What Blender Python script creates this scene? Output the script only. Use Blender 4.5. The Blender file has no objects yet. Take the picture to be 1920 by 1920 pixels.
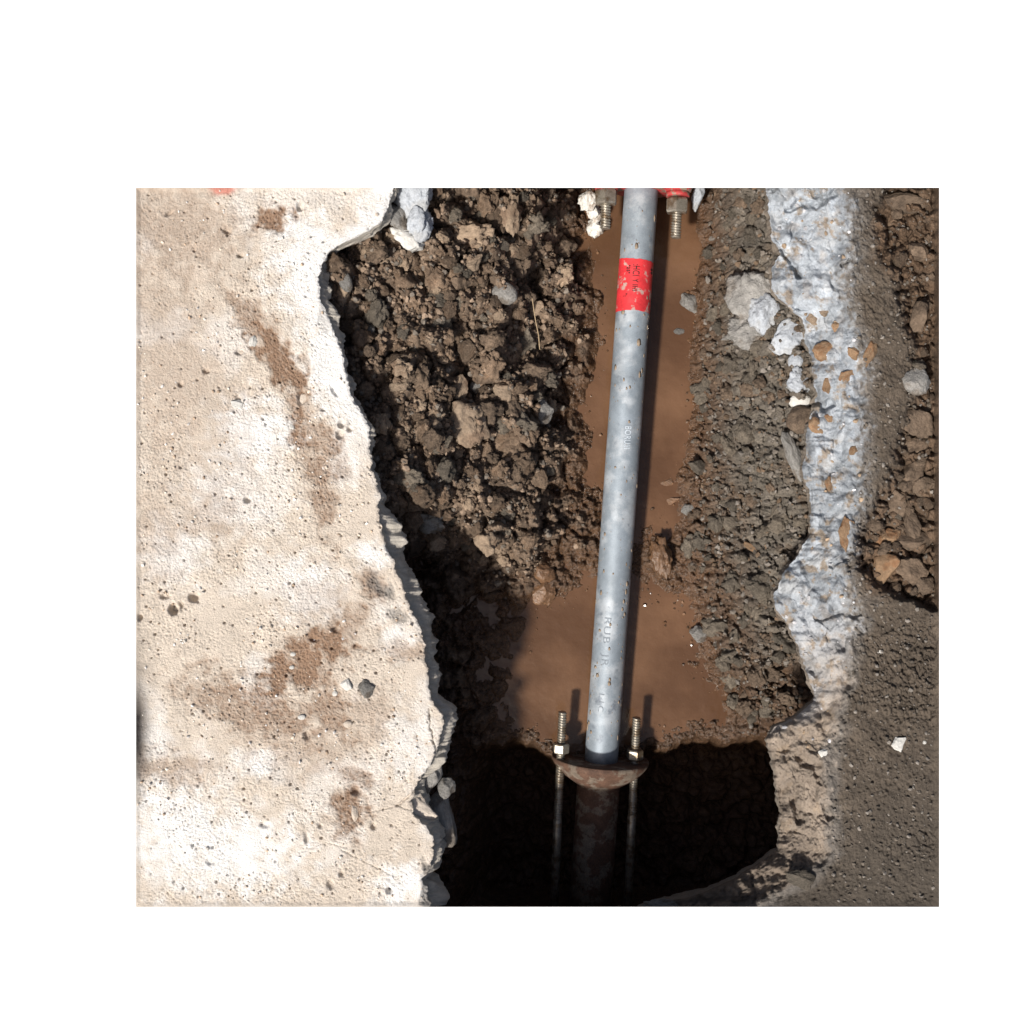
import bpy, bmesh, math, random
import numpy as np
from mathutils import Vector, Matrix, Euler, noise as mnoise

random.seed(7); rng = np.random.default_rng(7)
sc = bpy.context.scene
C = sc.collection
HC = 2.2                                   # camera height above the floor (m); 1 px of the 1920 px photo = 1 mm at floor level

# ------------------------------------------------------------------ camera, sky, sun, exposure
cam = bpy.data.cameras.new('camera'); camo = bpy.data.objects.new('camera', cam); C.objects.link(camo)
camo.location = (0, 0, HC); cam.sensor_fit = 'HORIZONTAL'; cam.sensor_width = 36
cam.angle = 2 * math.atan(0.96 / HC); cam.clip_start = 0.05; cam.clip_end = 500
sc.camera = camo
SUN = Vector((-0.50, -0.56, 1.0)).normalized()
w = bpy.data.worlds.new('World'); sc.world = w; w.use_nodes = True
nt = w.node_tree; sky = nt.nodes.new('ShaderNodeTexSky'); sky.sky_type = 'NISHITA'; sky.sun_disc = False; sky.dust_density = 5; sky.ozone_density = .6
sky.sun_elevation = math.asin(SUN.z); sky.sun_rotation = math.atan2(SUN.x, SUN.y)
nt.links.new(sky.outputs[0], nt.nodes['Background'].inputs[0]); nt.nodes['Background'].inputs[1].default_value = 0.058
sl = bpy.data.lights.new('sun', 'SUN'); sl.energy = 4.3; sl.angle = math.radians(4.5); sl.color = (1, 0.95, 0.88)
so = bpy.data.objects.new('sun', sl); C.objects.link(so); so.rotation_euler = SUN.to_track_quat('Z', 'Y').to_euler()
so.location = (-3, -3, 5)
sc.view_settings.view_transform = 'Standard'; sc.view_settings.look = 'None'
sc.view_settings.exposure = 0.35; sc.view_settings.gamma = 1; sc.view_settings.use_curve_mapping = False

# ------------------------------------------------------------------ helpers
def P(px, py, z=0.0):
    k = (HC - z) / HC / 1000
    return ((px - 960) * k, (960 - py) * k, z)
def pix(x, y, z):
    k = HC / (HC - z) * 1000
    return 960 + x * k, 960 - y * k
def hsh(ix, iy, s):
    h = (ix.astype(np.int64) * 374761393 + iy.astype(np.int64) * 668265263 + s * 974634777) & 0xffffffff
    h = ((h ^ (h >> 13)) * 1274126177) & 0xffffffff
    h = ((h ^ (h >> 15)) * 2246822519) & 0xffffffff
    return (h ^ (h >> 16)) / 4294967296.0
def perlin(x, y, s=0):
    ix = np.floor(x); iy = np.floor(y); fx = x - ix; fy = y - iy
    u = fx * fx * fx * (fx * (fx * 6 - 15) + 10); v = fy * fy * fy * (fy * (fy * 6 - 15) + 10)
    def g(dx, dy):
        a = hsh(ix + dx, iy + dy, s) * 2 * np.pi
        return np.cos(a) * (fx - dx) + np.sin(a) * (fy - dy)
    a = g(0, 0) * (1 - u) + g(1, 0) * u; b = g(0, 1) * (1 - u) + g(1, 1) * u
    return (a * (1 - v) + b * v) * 1.5
def fbm(x, y, f, o=4, s=0, gain=.5):
    r = 0; a = 1; t = 0
    for i in range(o):
        r = r + a * perlin(x * f + 17.3 * i, y * f - 9.1 * i, s + i); t += a; a *= gain; f *= 2.03
    return r / t
def worley(x, y, f, s=0):
    x = x * f; y = y * f; ix = np.floor(x); iy = np.floor(y)
    f1 = np.full(x.shape, 9.0); f2 = np.full(x.shape, 9.0); idr = np.zeros(x.shape)
    for dx in (-1, 0, 1):
        for dy in (-1, 0, 1):
            cx = ix + dx; cy = iy + dy
            px = cx + hsh(cx, cy, s); py = cy + hsh(cx, cy, s + 5)
            d = np.sqrt((px - x) ** 2 + (py - y) ** 2); r = hsh(cx, cy, s + 11)
            m = d < f1
            f2 = np.where(m, f1, np.minimum(f2, d)); idr = np.where(m, r, idr); f1 = np.where(m, d, f1)
    return f1, f2, idr
def clodbump(x, y, f, s):
    wx = x + 0.3 / f * perlin(x * f * 1.3, y * f * 1.3, s + 30); wy = y + 0.3 / f * perlin(x * f * 1.3 + 7, y * f * 1.3, s + 31)
    f1, f2, r = worley(wx, wy, f, s)
    return np.clip((f2 - f1) * 2.2, 0, 1) ** .6 * (.35 + .65 * r) , r
def sstep(a, b, x):
    t = np.clip((x - a) / (b - a), 0, 1); return t * t * (3 - 2 * t)
def polyd(x, y, pts):
    d = np.full(x.shape, 9e9)
    for (ax, ay), (bx, by) in zip(pts[:-1], pts[1:]):
        vx, vy = bx - ax, by - ay; t = np.clip(((x - ax) * vx + (y - ay) * vy) / (vx * vx + vy * vy + 1e-9), 0, 1)
        d = np.minimum(d, np.hypot(x - ax - t * vx, y - ay - t * vy))
    return d
def blob(X, Y, px, py, rx, ry, ang=0, soft=.5, rough=.35, s=0):
    a = math.radians(ang); dx = X - px; dy = Y - py
    u = (dx * math.cos(a) + dy * math.sin(a)) / rx; v = (-dx * math.sin(a) + dy * math.cos(a)) / ry
    d = np.hypot(u, v) + rough * fbm(X, Y, 1 / 28., 4, 70 + s)
    return 1 - sstep(1 - soft, 1 + soft * .4, d)

def tag(o, label=None, cat=None, group=None, kind=None):
    if label: o['label'] = label
    if cat: o['category'] = cat
    if group: o['group'] = group
    if kind: o['kind'] = kind
    return o
def empty(name, loc=(0, 0, 0)):
    o = bpy.data.objects.new(name, None); C.objects.link(o); o.location = loc; o.empty_display_size = .05; return o
def mesh_np(name, V, F, mat, col=None, smooth=True):
    me = bpy.data.meshes.new(name); V = np.asarray(V, dtype=np.float32); F = np.asarray(F, dtype=np.int32)
    k = F.shape[1]
    me.vertices.add(len(V)); me.vertices.foreach_set('co', V.ravel())
    me.loops.add(F.size); me.loops.foreach_set('vertex_index', F.ravel())
    me.polygons.add(len(F)); me.polygons.foreach_set('loop_start', np.arange(0, F.size, k, dtype=np.int32))
    me.polygons.foreach_set('loop_total', np.full(len(F), k, dtype=np.int32))
    me.update(calc_edges=True)
    me.polygons.foreach_set('use_smooth', np.full(len(F), smooth))
    if col is not None:
        a = me.attributes.new('Col', 'FLOAT_COLOR', 'POINT')
        c = np.ones((len(V), 4), dtype=np.float32); c[:, :col.shape[1]] = col; a.data.foreach_set('color', c.ravel())
    if mat: me.materials.append(mat)
    return me
def link(name, me, parent=None):
    o = bpy.data.objects.new(name, me); C.objects.link(o); o.parent = parent; return o
def grid_faces(nr, nc):
    i = np.arange(nr * nc).reshape(nr, nc)
    return np.stack([i[:-1, :-1], i[1:, :-1], i[1:, 1:], i[:-1, 1:]], -1).reshape(-1, 4)

# ------------------------------------------------------------------ materials
def nodes(name):
    m = bpy.data.materials.new(name); m.use_nodes = True; n = m.node_tree; return m, n, n.nodes['Principled BSDF'], n.links
def surf(name, base=None, attr=False, rough=.9, metal=0., spec=.3, var=.3, vs=(60, 400), bumps=((300, .0012), (900, .0006)),
         second=None, secscale=25, secedge=(.5, .6), rnd=.0, unit=1., wet_alpha=False, third=None, third_edge=(.58, .62), thirdscale=60):
    m, n, b, L = nodes(name); N = n.nodes
    tc = N.new('ShaderNodeTexCoord'); oi = N.new('ShaderNodeObjectInfo')
    vadd = N.new('ShaderNodeVectorMath'); vadd.operation = 'ADD'
    mul = N.new('ShaderNodeVectorMath'); mul.operation = 'SCALE'; mul.inputs[3].default_value = 7 if rnd else 0
    cmb = N.new('ShaderNodeCombineXYZ'); L.new(oi.outputs['Random'], cmb.inputs[0]); L.new(oi.outputs['Random'], cmb.inputs[1])
    L.new(cmb.outputs[0], mul.inputs[0]); L.new(tc.outputs['Object'], vadd.inputs[0]); L.new(mul.outputs[0], vadd.inputs[1])
    co = vadd.outputs[0]
    def noise(scale, det=6, rg=.6):
        t = N.new('ShaderNodeTexNoise'); t.inputs['Scale'].default_value = scale * unit; t.inputs['Detail'].default_value = det
        t.inputs['Roughness'].default_value = rg; L.new(co, t.inputs['Vector']); return t.outputs['Fac']
    def ramp(src, a, b_, ca=(0, 0, 0, 1), cb=(1, 1, 1, 1)):
        r = N.new('ShaderNodeValToRGB'); r.color_ramp.elements[0].position = a; r.color_ramp.elements[1].position = b_
        r.color_ramp.elements[0].color = ca; r.color_ramp.elements[1].color = cb; L.new(src, r.inputs[0]); return r.outputs[0]
    def mix(f, a, b_, bt='MIX'):
        x = N.new('ShaderNodeMix'); x.data_type = 'RGBA'; x.blend_type = bt
        if isinstance(f, float): x.inputs[0].default_value = f
        else: L.new(f, x.inputs[0])
        for s_, v in ((6, a), (7, b_)):
            if isinstance(v, tuple): x.inputs[s_].default_value = (*v, 1)
            else: L.new(v, x.inputs[s_])
        return x.outputs[2]
    if attr:
        at = N.new('ShaderNodeAttribute'); at.attribute_name = 'Col'; c = at.outputs['Color']
    else:
        rg = N.new('ShaderNodeRGB'); rg.outputs[0].default_value = (*base, 1); c = rg.outputs[0]
    if second: c = mix(ramp(noise(secscale), *secedge), c, second)
    if third: c = mix(ramp(noise(thirdscale), *third_edge), c, third)
    lo, hi = 1 - var, 1 + var
    for i, s_ in enumerate(vs):
        c = mix(1.0, c, ramp(noise(s_), .3, .7, (lo, lo, lo, 1), (hi, hi, hi, 1)), 'MULTIPLY')
    if rnd:
        lo, hi = 1 - rnd, 1 + rnd
        c = mix(1.0, c, ramp(oi.outputs['Random'], 0, 1, (lo, lo, lo * .98, 1), (hi, hi * .98, hi * .94, 1)), 'MULTIPLY')
    L.new(c, b.inputs['Base Color'])
    b.inputs['Metallic'].default_value = metal; b.inputs['Roughness'].default_value = rough
    b.inputs['Specular IOR Level'].default_value = spec
    if wet_alpha:
        L.new(at.outputs['Alpha'], b.inputs['Roughness'])
    prev = None
    for s_, d in bumps:
        bp = N.new('ShaderNodeBump'); bp.inputs['Strength'].default_value = 1; bp.inputs['Distance'].default_value = d
        L.new(noise(s_, 4), bp.inputs['Height'])
        if prev: L.new(prev, bp.inputs['Normal'])
        prev = bp.outputs[0]
    if prev: L.new(prev, b.inputs['Normal'])
    return m
M = {}
M['white'] = surf('white_paint', (.86, .86, .86), rough=.8, var=.01, vs=(3,), bumps=())
M['concrete'] = surf('weathered_concrete', attr=True, var=.09, vs=(35, 300, 900), bumps=((380, .0022), (1000, .0012)))
M['broken'] = surf('broken_concrete', attr=True, var=.16, vs=(40, 260), bumps=((140, .003), (600, .0012)), rough=.85)
M['soil'] = surf('damp_soil', attr=True, var=.35, vs=(70, 400), bumps=((260, .003), (900, .0012)), wet_alpha=True, spec=.45)
M['clod'] = surf('dry_soil_clod', (.185, .133, .096), var=.35, vs=(50, 300), bumps=((260, .004), (800, .0015)), rnd=.45, second=(.14, .095, .065), secscale=40, unit=.022)
M['mudclod'] = surf('grey_mud_clod', (.135, .115, .093), var=.35, vs=(60, 300), bumps=((260, .004), (800, .0015)), rnd=.35, rough=.7, unit=.022)
M['wetclod'] = surf('wet_brown_mud', (.15, .085, .048), var=.25, vs=(60, 300), bumps=((200, .003),), rnd=.25, rough=.3, spec=.6, unit=.022)
M['tan'] = surf('tan_stone', (.29, .22, .162), var=.25, vs=(30, 250), bumps=((180, .003), (700, .001)), rnd=.15, second=(.2, .14, .1), secscale=18, unit=.022)
M['rubble'] = surf('rubble_stone', (.14, .103, .076), var=.3, vs=(30, 250), bumps=((180, .004), (700, .001)), rnd=.2, second=(.085, .062, .046), secscale=45, unit=.022)
M['orange'] = surf('ochre_stone', (.22, .145, .09), var=.25, vs=(50, 300), bumps=((250, .002),), rnd=.2, second=(.2, .11, .06), secscale=60, unit=.022)
M['pale'] = surf('pale_concrete', (.42, .45, .49), var=.18, vs=(30, 220), bumps=((120, .004), (600, .0015)), second=(.36, .37, .38), secscale=22, unit=.022)
M['greyc'] = surf('grey_concrete', (.27, .26, .245), var=.25, vs=(30, 250), bumps=((150, .004), (600, .0015)), second=(.15, .13, .11), secscale=25, unit=.022)
M['quartz'] = surf('quartz_pebble', (.62, .60, .56), var=.15, vs=(50, 250), bumps=((150, .002),), rough=.45, spec=.5, second=(.35, .3, .25), secscale=60, unit=.022)
M['pebble'] = surf('white_pebble', (.55, .54, .51), var=.1, vs=(50, 250), bumps=((150, .002),), rough=.7, unit=.022)
M['beige'] = surf('beige_concrete', (.62, .54, .46), var=.12, vs=(30, 300), bumps=((200, .002), (700, .001)), second=(.5, .42, .34), secscale=30, unit=.022)
M['galv'] = surf('galvanised_steel', (.24, .28, .32), metal=.25, rough=.55, spec=.5, var=.12, vs=(12, 60, 500), bumps=((600, .0002),),
                 second=(.37, .405, .44), secscale=16, secedge=(.48, .6), third=(.17, .195, .23), third_edge=(.60, .68), thirdscale=26)
M['galv_dust'] = M['galv']
M['tape'] = surf('red_tape', (.56, .035, .042), rough=.5, var=.14, vs=(40, 300), bumps=((60, .0008),), third=(.42, .28, .25), third_edge=(.56, .62), thirdscale=45)
M['ink'] = surf('black_ink', (.02, .015, .015), rough=.6, var=0, vs=(), bumps=())
M['stamp'] = surf('dark_stamp', (.205, .235, .27), rough=.6, var=.3, vs=(300,), bumps=())
M['emboss'] = surf('pale_stamp', (.5, .56, .62), rough=.5, var=.3, vs=(300,), bumps=())
M['zinc'] = surf('zinc_bolt', (.34, .31, .26), metal=.65, rough=.35, spec=.5, var=.25, vs=(80, 500), bumps=((600, .0004),), second=(.2, .15, .1), secscale=50)
M['rust'] = surf('rusty_iron', (.10, .056, .038), rough=.75, var=.3, vs=(50, 350), bumps=((200, .0012), (700, .0006)), second=(.17, .135, .105), secscale=28, secedge=(.5, .56), third=(.09, .05, .035), third_edge=(.57, .63), thirdscale=40)
M['redpaint'] = surf('chipped_red_paint', (.42, .05, .05), rough=.55, var=.2, vs=(60, 300), bumps=((200, .001),), second=(.22, .17, .13), secscale=60, secedge=(.52, .56))
M['straw'] = surf('dry_root', (.32, .24, .15), rough=.8, var=.2, vs=(200,), bumps=())
mw, n_, b_, L_ = nodes('muddy_water')
tcw = n_.nodes.new('ShaderNodeTexCoord'); nw = n_.nodes.new('ShaderNodeTexNoise'); nw.inputs['Scale'].default_value = 6; nw.inputs['Detail'].default_value = 5
L_.new(tcw.outputs['Object'], nw.inputs['Vector']); rw = n_.nodes.new('ShaderNodeValToRGB'); rw.color_ramp.elements[0].position = .4; rw.color_ramp.elements[1].position = .68
rw.color_ramp.elements[0].color = (.088, .045, .024, 1); rw.color_ramp.elements[1].color = (.15, .081, .045, 1)
L_.new(nw.outputs['Fac'], rw.inputs[0]); L_.new(rw.outputs[0], b_.inputs['Base Color']); b_.inputs['Roughness'].default_value = .12
b_.inputs['Specular IOR Level'].default_value = .45
nb = n_.nodes.new('ShaderNodeTexNoise'); nb.inputs['Scale'].default_value = 45; nb.inputs['Detail'].default_value = 6; L_.new(tcw.outputs['Object'], nb.inputs['Vector'])
bw = n_.nodes.new('ShaderNodeBump'); bw.inputs['Strength'].default_value = .5; bw.inputs['Distance'].default_value = .0035
L_.new(nb.outputs['Fac'], bw.inputs['Height']); L_.new(bw.outputs[0], b_.inputs['Normal']); M['water'] = mw

# ------------------------------------------------------------------ added white slab for the blank border around the excavation (solid, undercut edge)
x0, y0, _ = P(255, 1700.5); x1, y1, _ = P(1761, 352)
t = .03; far = 60
inner = [(x0, y0), (x1, y0), (x1, y1), (x0, y1)]; inb = [(x0 - t * .9, y0 - t * .9), (x1 + t * .9, y0 - t * .9), (x1 + t * .9, y1 + t * .9), (x0 - t * .9, y1 + t * .9)]
out = [(-far, -far), (far, -far), (far, far), (-far, far)]
V = [(x, y, 0) for x, y in inner] + [(x, y, 0) for x, y in out] + [(x, y, -t) for x, y in inb] + [(x, y, -t) for x, y in out]
F = []
for i in range(4):
    j = (i + 1) % 4
    F += [(i, 4 + i, 4 + j, j), (8 + i, 8 + j, 12 + j, 12 + i), (i, j, 8 + j, 8 + i)]
g = link('ground', mesh_np('ground', V, F, M['white'], smooth=False)); tag(g, kind='structure')

# ------------------------------------------------------------------ outlines (pixels of the photograph, read at their own height)
LE = [(300, 745), (352, 737), (385, 728), (410, 718), (425, 700), (438, 680), (455, 640), (470, 618), (490, 606), (515, 598), (545, 597), (575, 608), (600, 618),
      (630, 628), (660, 642), (700, 650), (735, 655), (755, 668), (775, 680), (800, 692), (830, 691), (850, 697), (880, 696), (905, 706), (925, 712), (960, 709), (1000, 716),
      (1030, 724), (1050, 738), (1075, 745), (1100, 755), (1130, 766), (1160, 778), (1175, 789), (1200, 794), (1240, 799), (1280, 803), (1310, 809), (1322, 815), (1345, 833),
      (1370, 830), (1395, 822), (1425, 812), (1455, 792), (1480, 778), (1500, 772), (1530, 775), (1548, 800), (1575, 814), (1610, 811), (1630, 808), (1650, 790), (1670, 800),
      (1700, 806), (1760, 812)]
RE = [(300, 1440), (352, 1438), (400, 1440), (450, 1447), (475, 1462), (500, 1450), (540, 1446), (560, 1460), (580, 1485), (600, 1505), (640, 1512), (680, 1522), (720, 1528), (755, 1535), (775, 1520),
      (800, 1515), (850, 1510), (880, 1505), (920, 1515), (960, 1522), (1000, 1520), (1030, 1500), (1060, 1480), (1090, 1462), (1115, 1450), (1140, 1455), (1165, 1475), (1200, 1492),
      (1250, 1508), (1290, 1522), (1315, 1525), (1345, 1490), (1362, 1450), (1385, 1440), (1420, 1447), (1460, 1455), (1500, 1460), (1550, 1463), (1590, 1462), (1605, 1440), (1625, 1412), (1645, 1380),
      (1662, 1340), (1680, 1300), (1692, 1235), (1702, 1200), (1760, 1150)]
RS = [(300, 1590), (352, 1595), (420, 1600), (480, 1602), (520, 1596), (560, 1590), (620, 1605), (680, 1625), (760, 1618), (830, 1625), (880, 1620), (940, 1615), (1000, 1608), (1060, 1588), (1110, 1595),
      (1160, 1612), (1220, 1600), (1290, 1592), (1340, 1575), (1400, 1560), (1460, 1555), (1540, 1560), (1600, 1560), (1660, 1500), (1700, 1420), (1760, 1360)]
def interp(tab, py):
    a = np.array(tab, float); return np.interp(py, a[:, 0], a[:, 1])

# ------------------------------------------------------------------ left concrete floor, broken along the pit
DY = 1.6
rows = np.arange(345, 1708, DY); nr = len(rows)
xe = interp(LE, rows) + 8 * fbm(rows, rows * 0, 1 / 24., 4, 3, .65) + 3.5 * fbm(rows, rows * 0 + 4, 1 / 11., 3, 9)
nc = 370; xs = 248.
u = np.linspace(0, 1, nc)
X = xs + (xe[:, None] - xs) * u[None, :]; Y = np.repeat(rows[:, None], nc, 1)
X = X + 0
brown = [(330, 430, 150, 120, 0, .3), (300, 620, 90, 120, 0, .22), (470, 600, 30, 90, -35, .45), (600, 900, 30, 120, -10, .5), (500, 1330, 150, 50, 30, .5), (620, 1330, 90, 40, 60, .5), (330, 700, 90, 200, 0, .22), (300, 1000, 60, 100, 0, .2), (690, 1340, 60, 60, 0, .25),
         (510, 410, 42, 24, -20, 1.), (505, 650, 30, 85, -28, .9), (545, 700, 30, 60, -28, .75), (565, 800, 26, 80, -10, .6), (620, 830, 26, 40, -20, .5), (630, 880, 26, 40, 0, .35),
         (575, 1235, 120, 55, -35, .75), (700, 1100, 26, 40, -15, .5), (655, 1165, 45, 35, 0, .4), (425, 1330, 120, 38, 30, .42), (655, 1520, 40, 60, 0, .6), (665, 1460, 40, 22, 0, .45),
         (760, 1220, 45, 30, 0, .35), (395, 960, 70, 60, 30, .25), (420, 800, 80, 200, 0, .14), (600, 1130, 80, 60, 0, .2), (560, 1400, 120, 60, 10, .25), (330, 1440, 80, 40, 0, .3)]
whites = [(580, 500, 85, 130, -15, .9), (610, 680, 55, 120, -15, .8), (650, 860, 40, 60, 0, .5), (480, 810, 90, 75, 0, .95), (440, 930, 110, 80, 20, .5), (330, 1040, 70, 70, 0, .55), (575, 1100, 80, 70, 20, .6),
          (700, 1040, 50, 30, 0, .7), (750, 1200, 40, 35, 0, .6), (770, 1400, 60, 80, 0, .5), (330, 1560, 100, 120, 0, .9), (440, 1600, 150, 90, 0, .9), (480, 1430, 50, 30, 0, .7), (760, 1660, 70, 50, 0, .8), (560, 370, 120, 40, 0, .3), (290, 1380, 40, 60, 0, .5)]
base = np.array([.575, .505, .43]); cw = np.array([.76, .75, .735]); cb = np.array([.26, .17, .115])
col = np.repeat(base[None, :], X.size, 0).reshape(nr, nc, 3)
col = col * (1 + .16 * fbm(X, Y, 1 / 90., 6, 21, .65))[..., None]
edge_d = xe[:, None] - X
wm = np.zeros(X.shape)
for i, bl in enumerate(whites): wm = np.maximum(wm, min(1, bl[5] * 1.3) * blob(X, Y, *bl[:5], soft=.8, rough=.9, s=i))
wm = np.maximum(wm, .95 * (1 - sstep(20, 75, edge_d + 40 * fbm(X, Y, 1 / 30., 4, 66))) * (1 - sstep(780, 900, Y)))
wm = np.clip(np.maximum(wm, .45 * sstep(.05, .35, fbm(X, Y, 1 / 140., 5, 33))), 0, 1)
col = col * (1 - wm[..., None]) + cw * wm[..., None]
bm_ = np.zeros(X.shape)
for i, bl in enumerate(brown): bm_ = np.maximum(bm_, min(1, bl[5] * 1.35) * blob(X, Y, *bl[:5], soft=.7, rough=1.1, s=20 + i))
bm_ *= .8 + .6 * np.clip(fbm(X, Y, 1 / 9., 3, 44) + .5, 0, 1); bm_ = np.clip(bm_, 0, 1)
col = col * (1 - bm_[..., None]) + cb * bm_[..., None]
pinkm = .8 * blob(X, Y, 415, 352, 26, 16, 0, rough=.5, s=51); col = col * (1 - pinkm[..., None]) + np.array([.5, .17, .13]) * pinkm[..., None]
greyd = .85 * blob(X, Y, 712, 1100, 34, 17, 55, soft=.8, rough=1.2, s=60) + .6 * blob(X, Y, 745, 1150, 30, 16, 40, soft=.8, rough=1.2, s=61) + .8 * blob(X, Y, 800, 1660, 12, 40, 0, rough=1., s=62) + .3 * blob(X, Y, 610, 590, 12, 40, 0, s=63)
greyd = np.clip(greyd, 0, 1); col = col * (1 - greyd[..., None]) + np.array([.17, .16, .15]) * greyd[..., None]
painted_shade = .93 * blob(X, Y, 246, 1400, 36, 110, 0, soft=.9, rough=.15, s=64) + .45 * blob(X, Y, 250, 1290, 40, 110, 0, soft=.95, rough=.3, s=65)  # soft shadow at the left margin, painted into the floor colour
painted_shade = np.clip(painted_shade, 0, 1); col = col * (1 - painted_shade[..., None]) + np.array([.035, .03, .03]) * painted_shade[..., None]
# relief
Z = 2.2 * fbm(X, Y, 1 / 130., 3, 1) - 3.0
smooth = np.clip(1 - edge_d / 110., 0, 1) * .75 * (.6 + fbm(X, Y, 1 / 60., 3, 5)); smooth = np.clip(np.maximum(smooth, 0.75 * sstep(.0, .45, fbm(X, Y, 1 / 110., 3, 8))), 0, .9)
smooth = np.where((X < 420) & (Y < 800), np.maximum(smooth, .55), smooth)
gr = 1 - smooth
Z += gr * (3.2 * np.abs(fbm(X, Y, 1 / 10., 5, 12, .75)) + 2.0 * fbm(X + Y * .4, Y * 1.3, 1 / 5., 2, 15) + 1.6 * fbm(X, Y, 1 / 26., 3, 16)) + .5 * fbm(X, Y, 1 / 20., 3, 17)
Z -= bm_ * (2.5 + 5 * np.abs(fbm(X, Y, 1 / 7., 3, 19)))
Z -= greyd * (5 + 9 * np.abs(fbm(X, Y, 1 / 8., 3, 20)))
f1, f2, r = worley(X, Y, 1 / 26., 40)
Z -= np.where(r > .6, np.clip(1 - f1 / (.06 + .13 * (r - .55)), 0, 1) ** .6 * (5.5 + 9 * np.maximum(r - .45, 0)), 0) * (.4 + .6 * gr)
f1, f2, r = worley(X, Y, 1 / 11., 47)
Z -= np.where(r > .55, np.clip(1 - f1 / .2, 0, 1) ** .6 * 4.6 * np.clip(.25 + 2.4 * fbm(X, Y, 1 / 60., 4, 48), 0, 1.3), 0) * (.25 + .75 * gr)
for (px, py, rx, ry, an, dp) in [(316, 398, 4, 9, 60, 5), (563, 387, 6, 8, 30, 8), (425, 432, 8, 5, 20, 6), (450, 478, 6, 4, 0, 5), (447, 660, 8, 5, 0, 5), (385, 695, 6, 5, 0, 5), (337, 720, 5, 5, 0, 5), (445, 750, 5, 8, 0, 5),
                                 (463, 937, 6, 6, 0, 8), (362, 1120, 9, 8, 0, 12), (324, 1143, 8, 9, 0, 12), (338, 1135, 6, 8, 0, 8), (308, 1118, 9, 5, 0, 6), (260, 1158, 6, 7, 0, 8), (640, 795, 6, 7, 20, 8), (655, 805, 5, 5, 0, 7),
                                 (637, 815, 7, 8, 0, 8), (627, 733, 5, 12, -30, 5), (606, 768, 5, 4, 0, 5), (565, 745, 8, 14, 0, 6), (668, 1485, 9, 8, 0, 7), (575, 1380, 6, 8, 0, 6), (600, 1550, 5, 5, 0, 5), (574, 1572, 4, 10, 0, 5),
                                 (628, 1180, 8, 6, 0, 6), (590, 1200, 9, 4, 0, 5), (495, 1547, 9, 6, 0, 4), (700, 1550, 5, 6, 0, 6), (730, 1670, 7, 6, 0, 7), (640, 1640, 5, 5, 0, 5), (395, 1617, 9, 6, 0, 4), (620, 1660, 7, 9, 0, 5)]:
    Z -= 1.5 * dp * np.clip(blob(X, Y, px, py, rx * 1.15, ry * 1.15, an, soft=.6, rough=.35, s=px), 0, 1)
for pts, wd, dp in [([(806, 1330), (804, 1352), (812, 1385), (816, 1410), (814, 1432)], 1.6, 7), ([(745, 1512), (762, 1497), (780, 1482), (795, 1470)], 1.8, 6), ([(690, 1524), (745, 1512), (772, 1520)], 1.2, 3),
                    ([(560, 1600), (610, 1580), (650, 1590)], 1.2, 2), ([(640, 1595), (690, 1620), (730, 1640)], 1.4, 2.5)]:
    Z -= dp * np.clip(1.3 - polyd(X + 3 * perlin(X / 9, Y / 9, 2), Y, pts) / wd, 0, 1)
# flaked rim
rim = np.clip(1 - edge_d / (4 + 9 * np.clip(fbm(Y, Y * 0, 1 / 40., 3, 91) + .2, 0, 1)), 0, 1)
Z -= rim ** 2 * (1.5 + 7 * np.abs(fbm(X, Y, 1 / 14., 3, 92)))
Z = np.minimum(Z, 0.2)
be = np.clip(np.minimum(np.minimum(X - 255, 1700 - Y), Y - 352) / 9., 0, 1); be = be * be * (3 - 2 * be); Z = Z * be + (-.35) * (1 - be)
# side face (columns continuing downwards)
ns = 44; tt = np.linspace(0, 1, ns + 1)[1:]
bulge_tab = [(300, -4), (480, -2), (520, 12), (600, 12), (640, -4), (700, -4), (740, 8), (780, -6), (940, 0), (985, 30), (1020, 34), (1050, 16), (1090, 24), (1150, 26), (1180, 14), (1210, 20), (1260, 12), (1300, 12), (1330, 22), (1400, 20), (1440, 26),
             (1470, 22), (1500, 26), (1560, 20), (1620, 18), (1660, 10), (1690, 32), (1760, 30)]
bl = interp(bulge_tab, rows)
SX = np.zeros((nr, ns)); SZ = np.zeros((nr, ns)); SY = np.repeat(rows[:, None], ns, 1)
for k, t_ in enumerate(tt):
    f = fbm(rows, rows * 0 + 60 * t_, 1 / 38., 4, 95, .5) * 18 * min(1, t_ * 6) + np.abs(fbm(rows, rows * 0 + 100 * t_, 1 / 45., 2, 97)) * 10 * min(1, t_ * 4)
    SX[:, k] = xe + bl * .85 * sstep(.10, .34, t_ + .12 * fbm(rows, rows * 0, 1 / 30., 3, 96)) * (1 - .5 * sstep(.6, 1, t_)) + f - 40 * sstep(.72, 1, t_)
    SZ[:, k] = Z[:, -1] - (55 + 45 * sstep(900, 980, rows)) * t_ + 3 * fbm(rows, rows * 0 + 60 * t_, 1 / 12., 3, 98)
XA = np.concatenate([X, SX], 1); YA = np.concatenate([Y, SY], 1); ZA = np.concatenate([Z, SZ], 1) / 1000
scol = np.array([.52, .48, .42])[None, None, :] * (1 + .35 * fbm(SX, SY + SZ, 1 / 18., 4, 99))[..., None]
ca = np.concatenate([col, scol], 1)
wx = (XA - 960) / 1000; wy = (960 - YA) / 1000
Vv = np.stack([wx, wy, ZA], -1).reshape(-1, 3)
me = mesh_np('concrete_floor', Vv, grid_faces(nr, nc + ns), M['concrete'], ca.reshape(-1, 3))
tag(link('concrete_floor', me), kind='structure')
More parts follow.
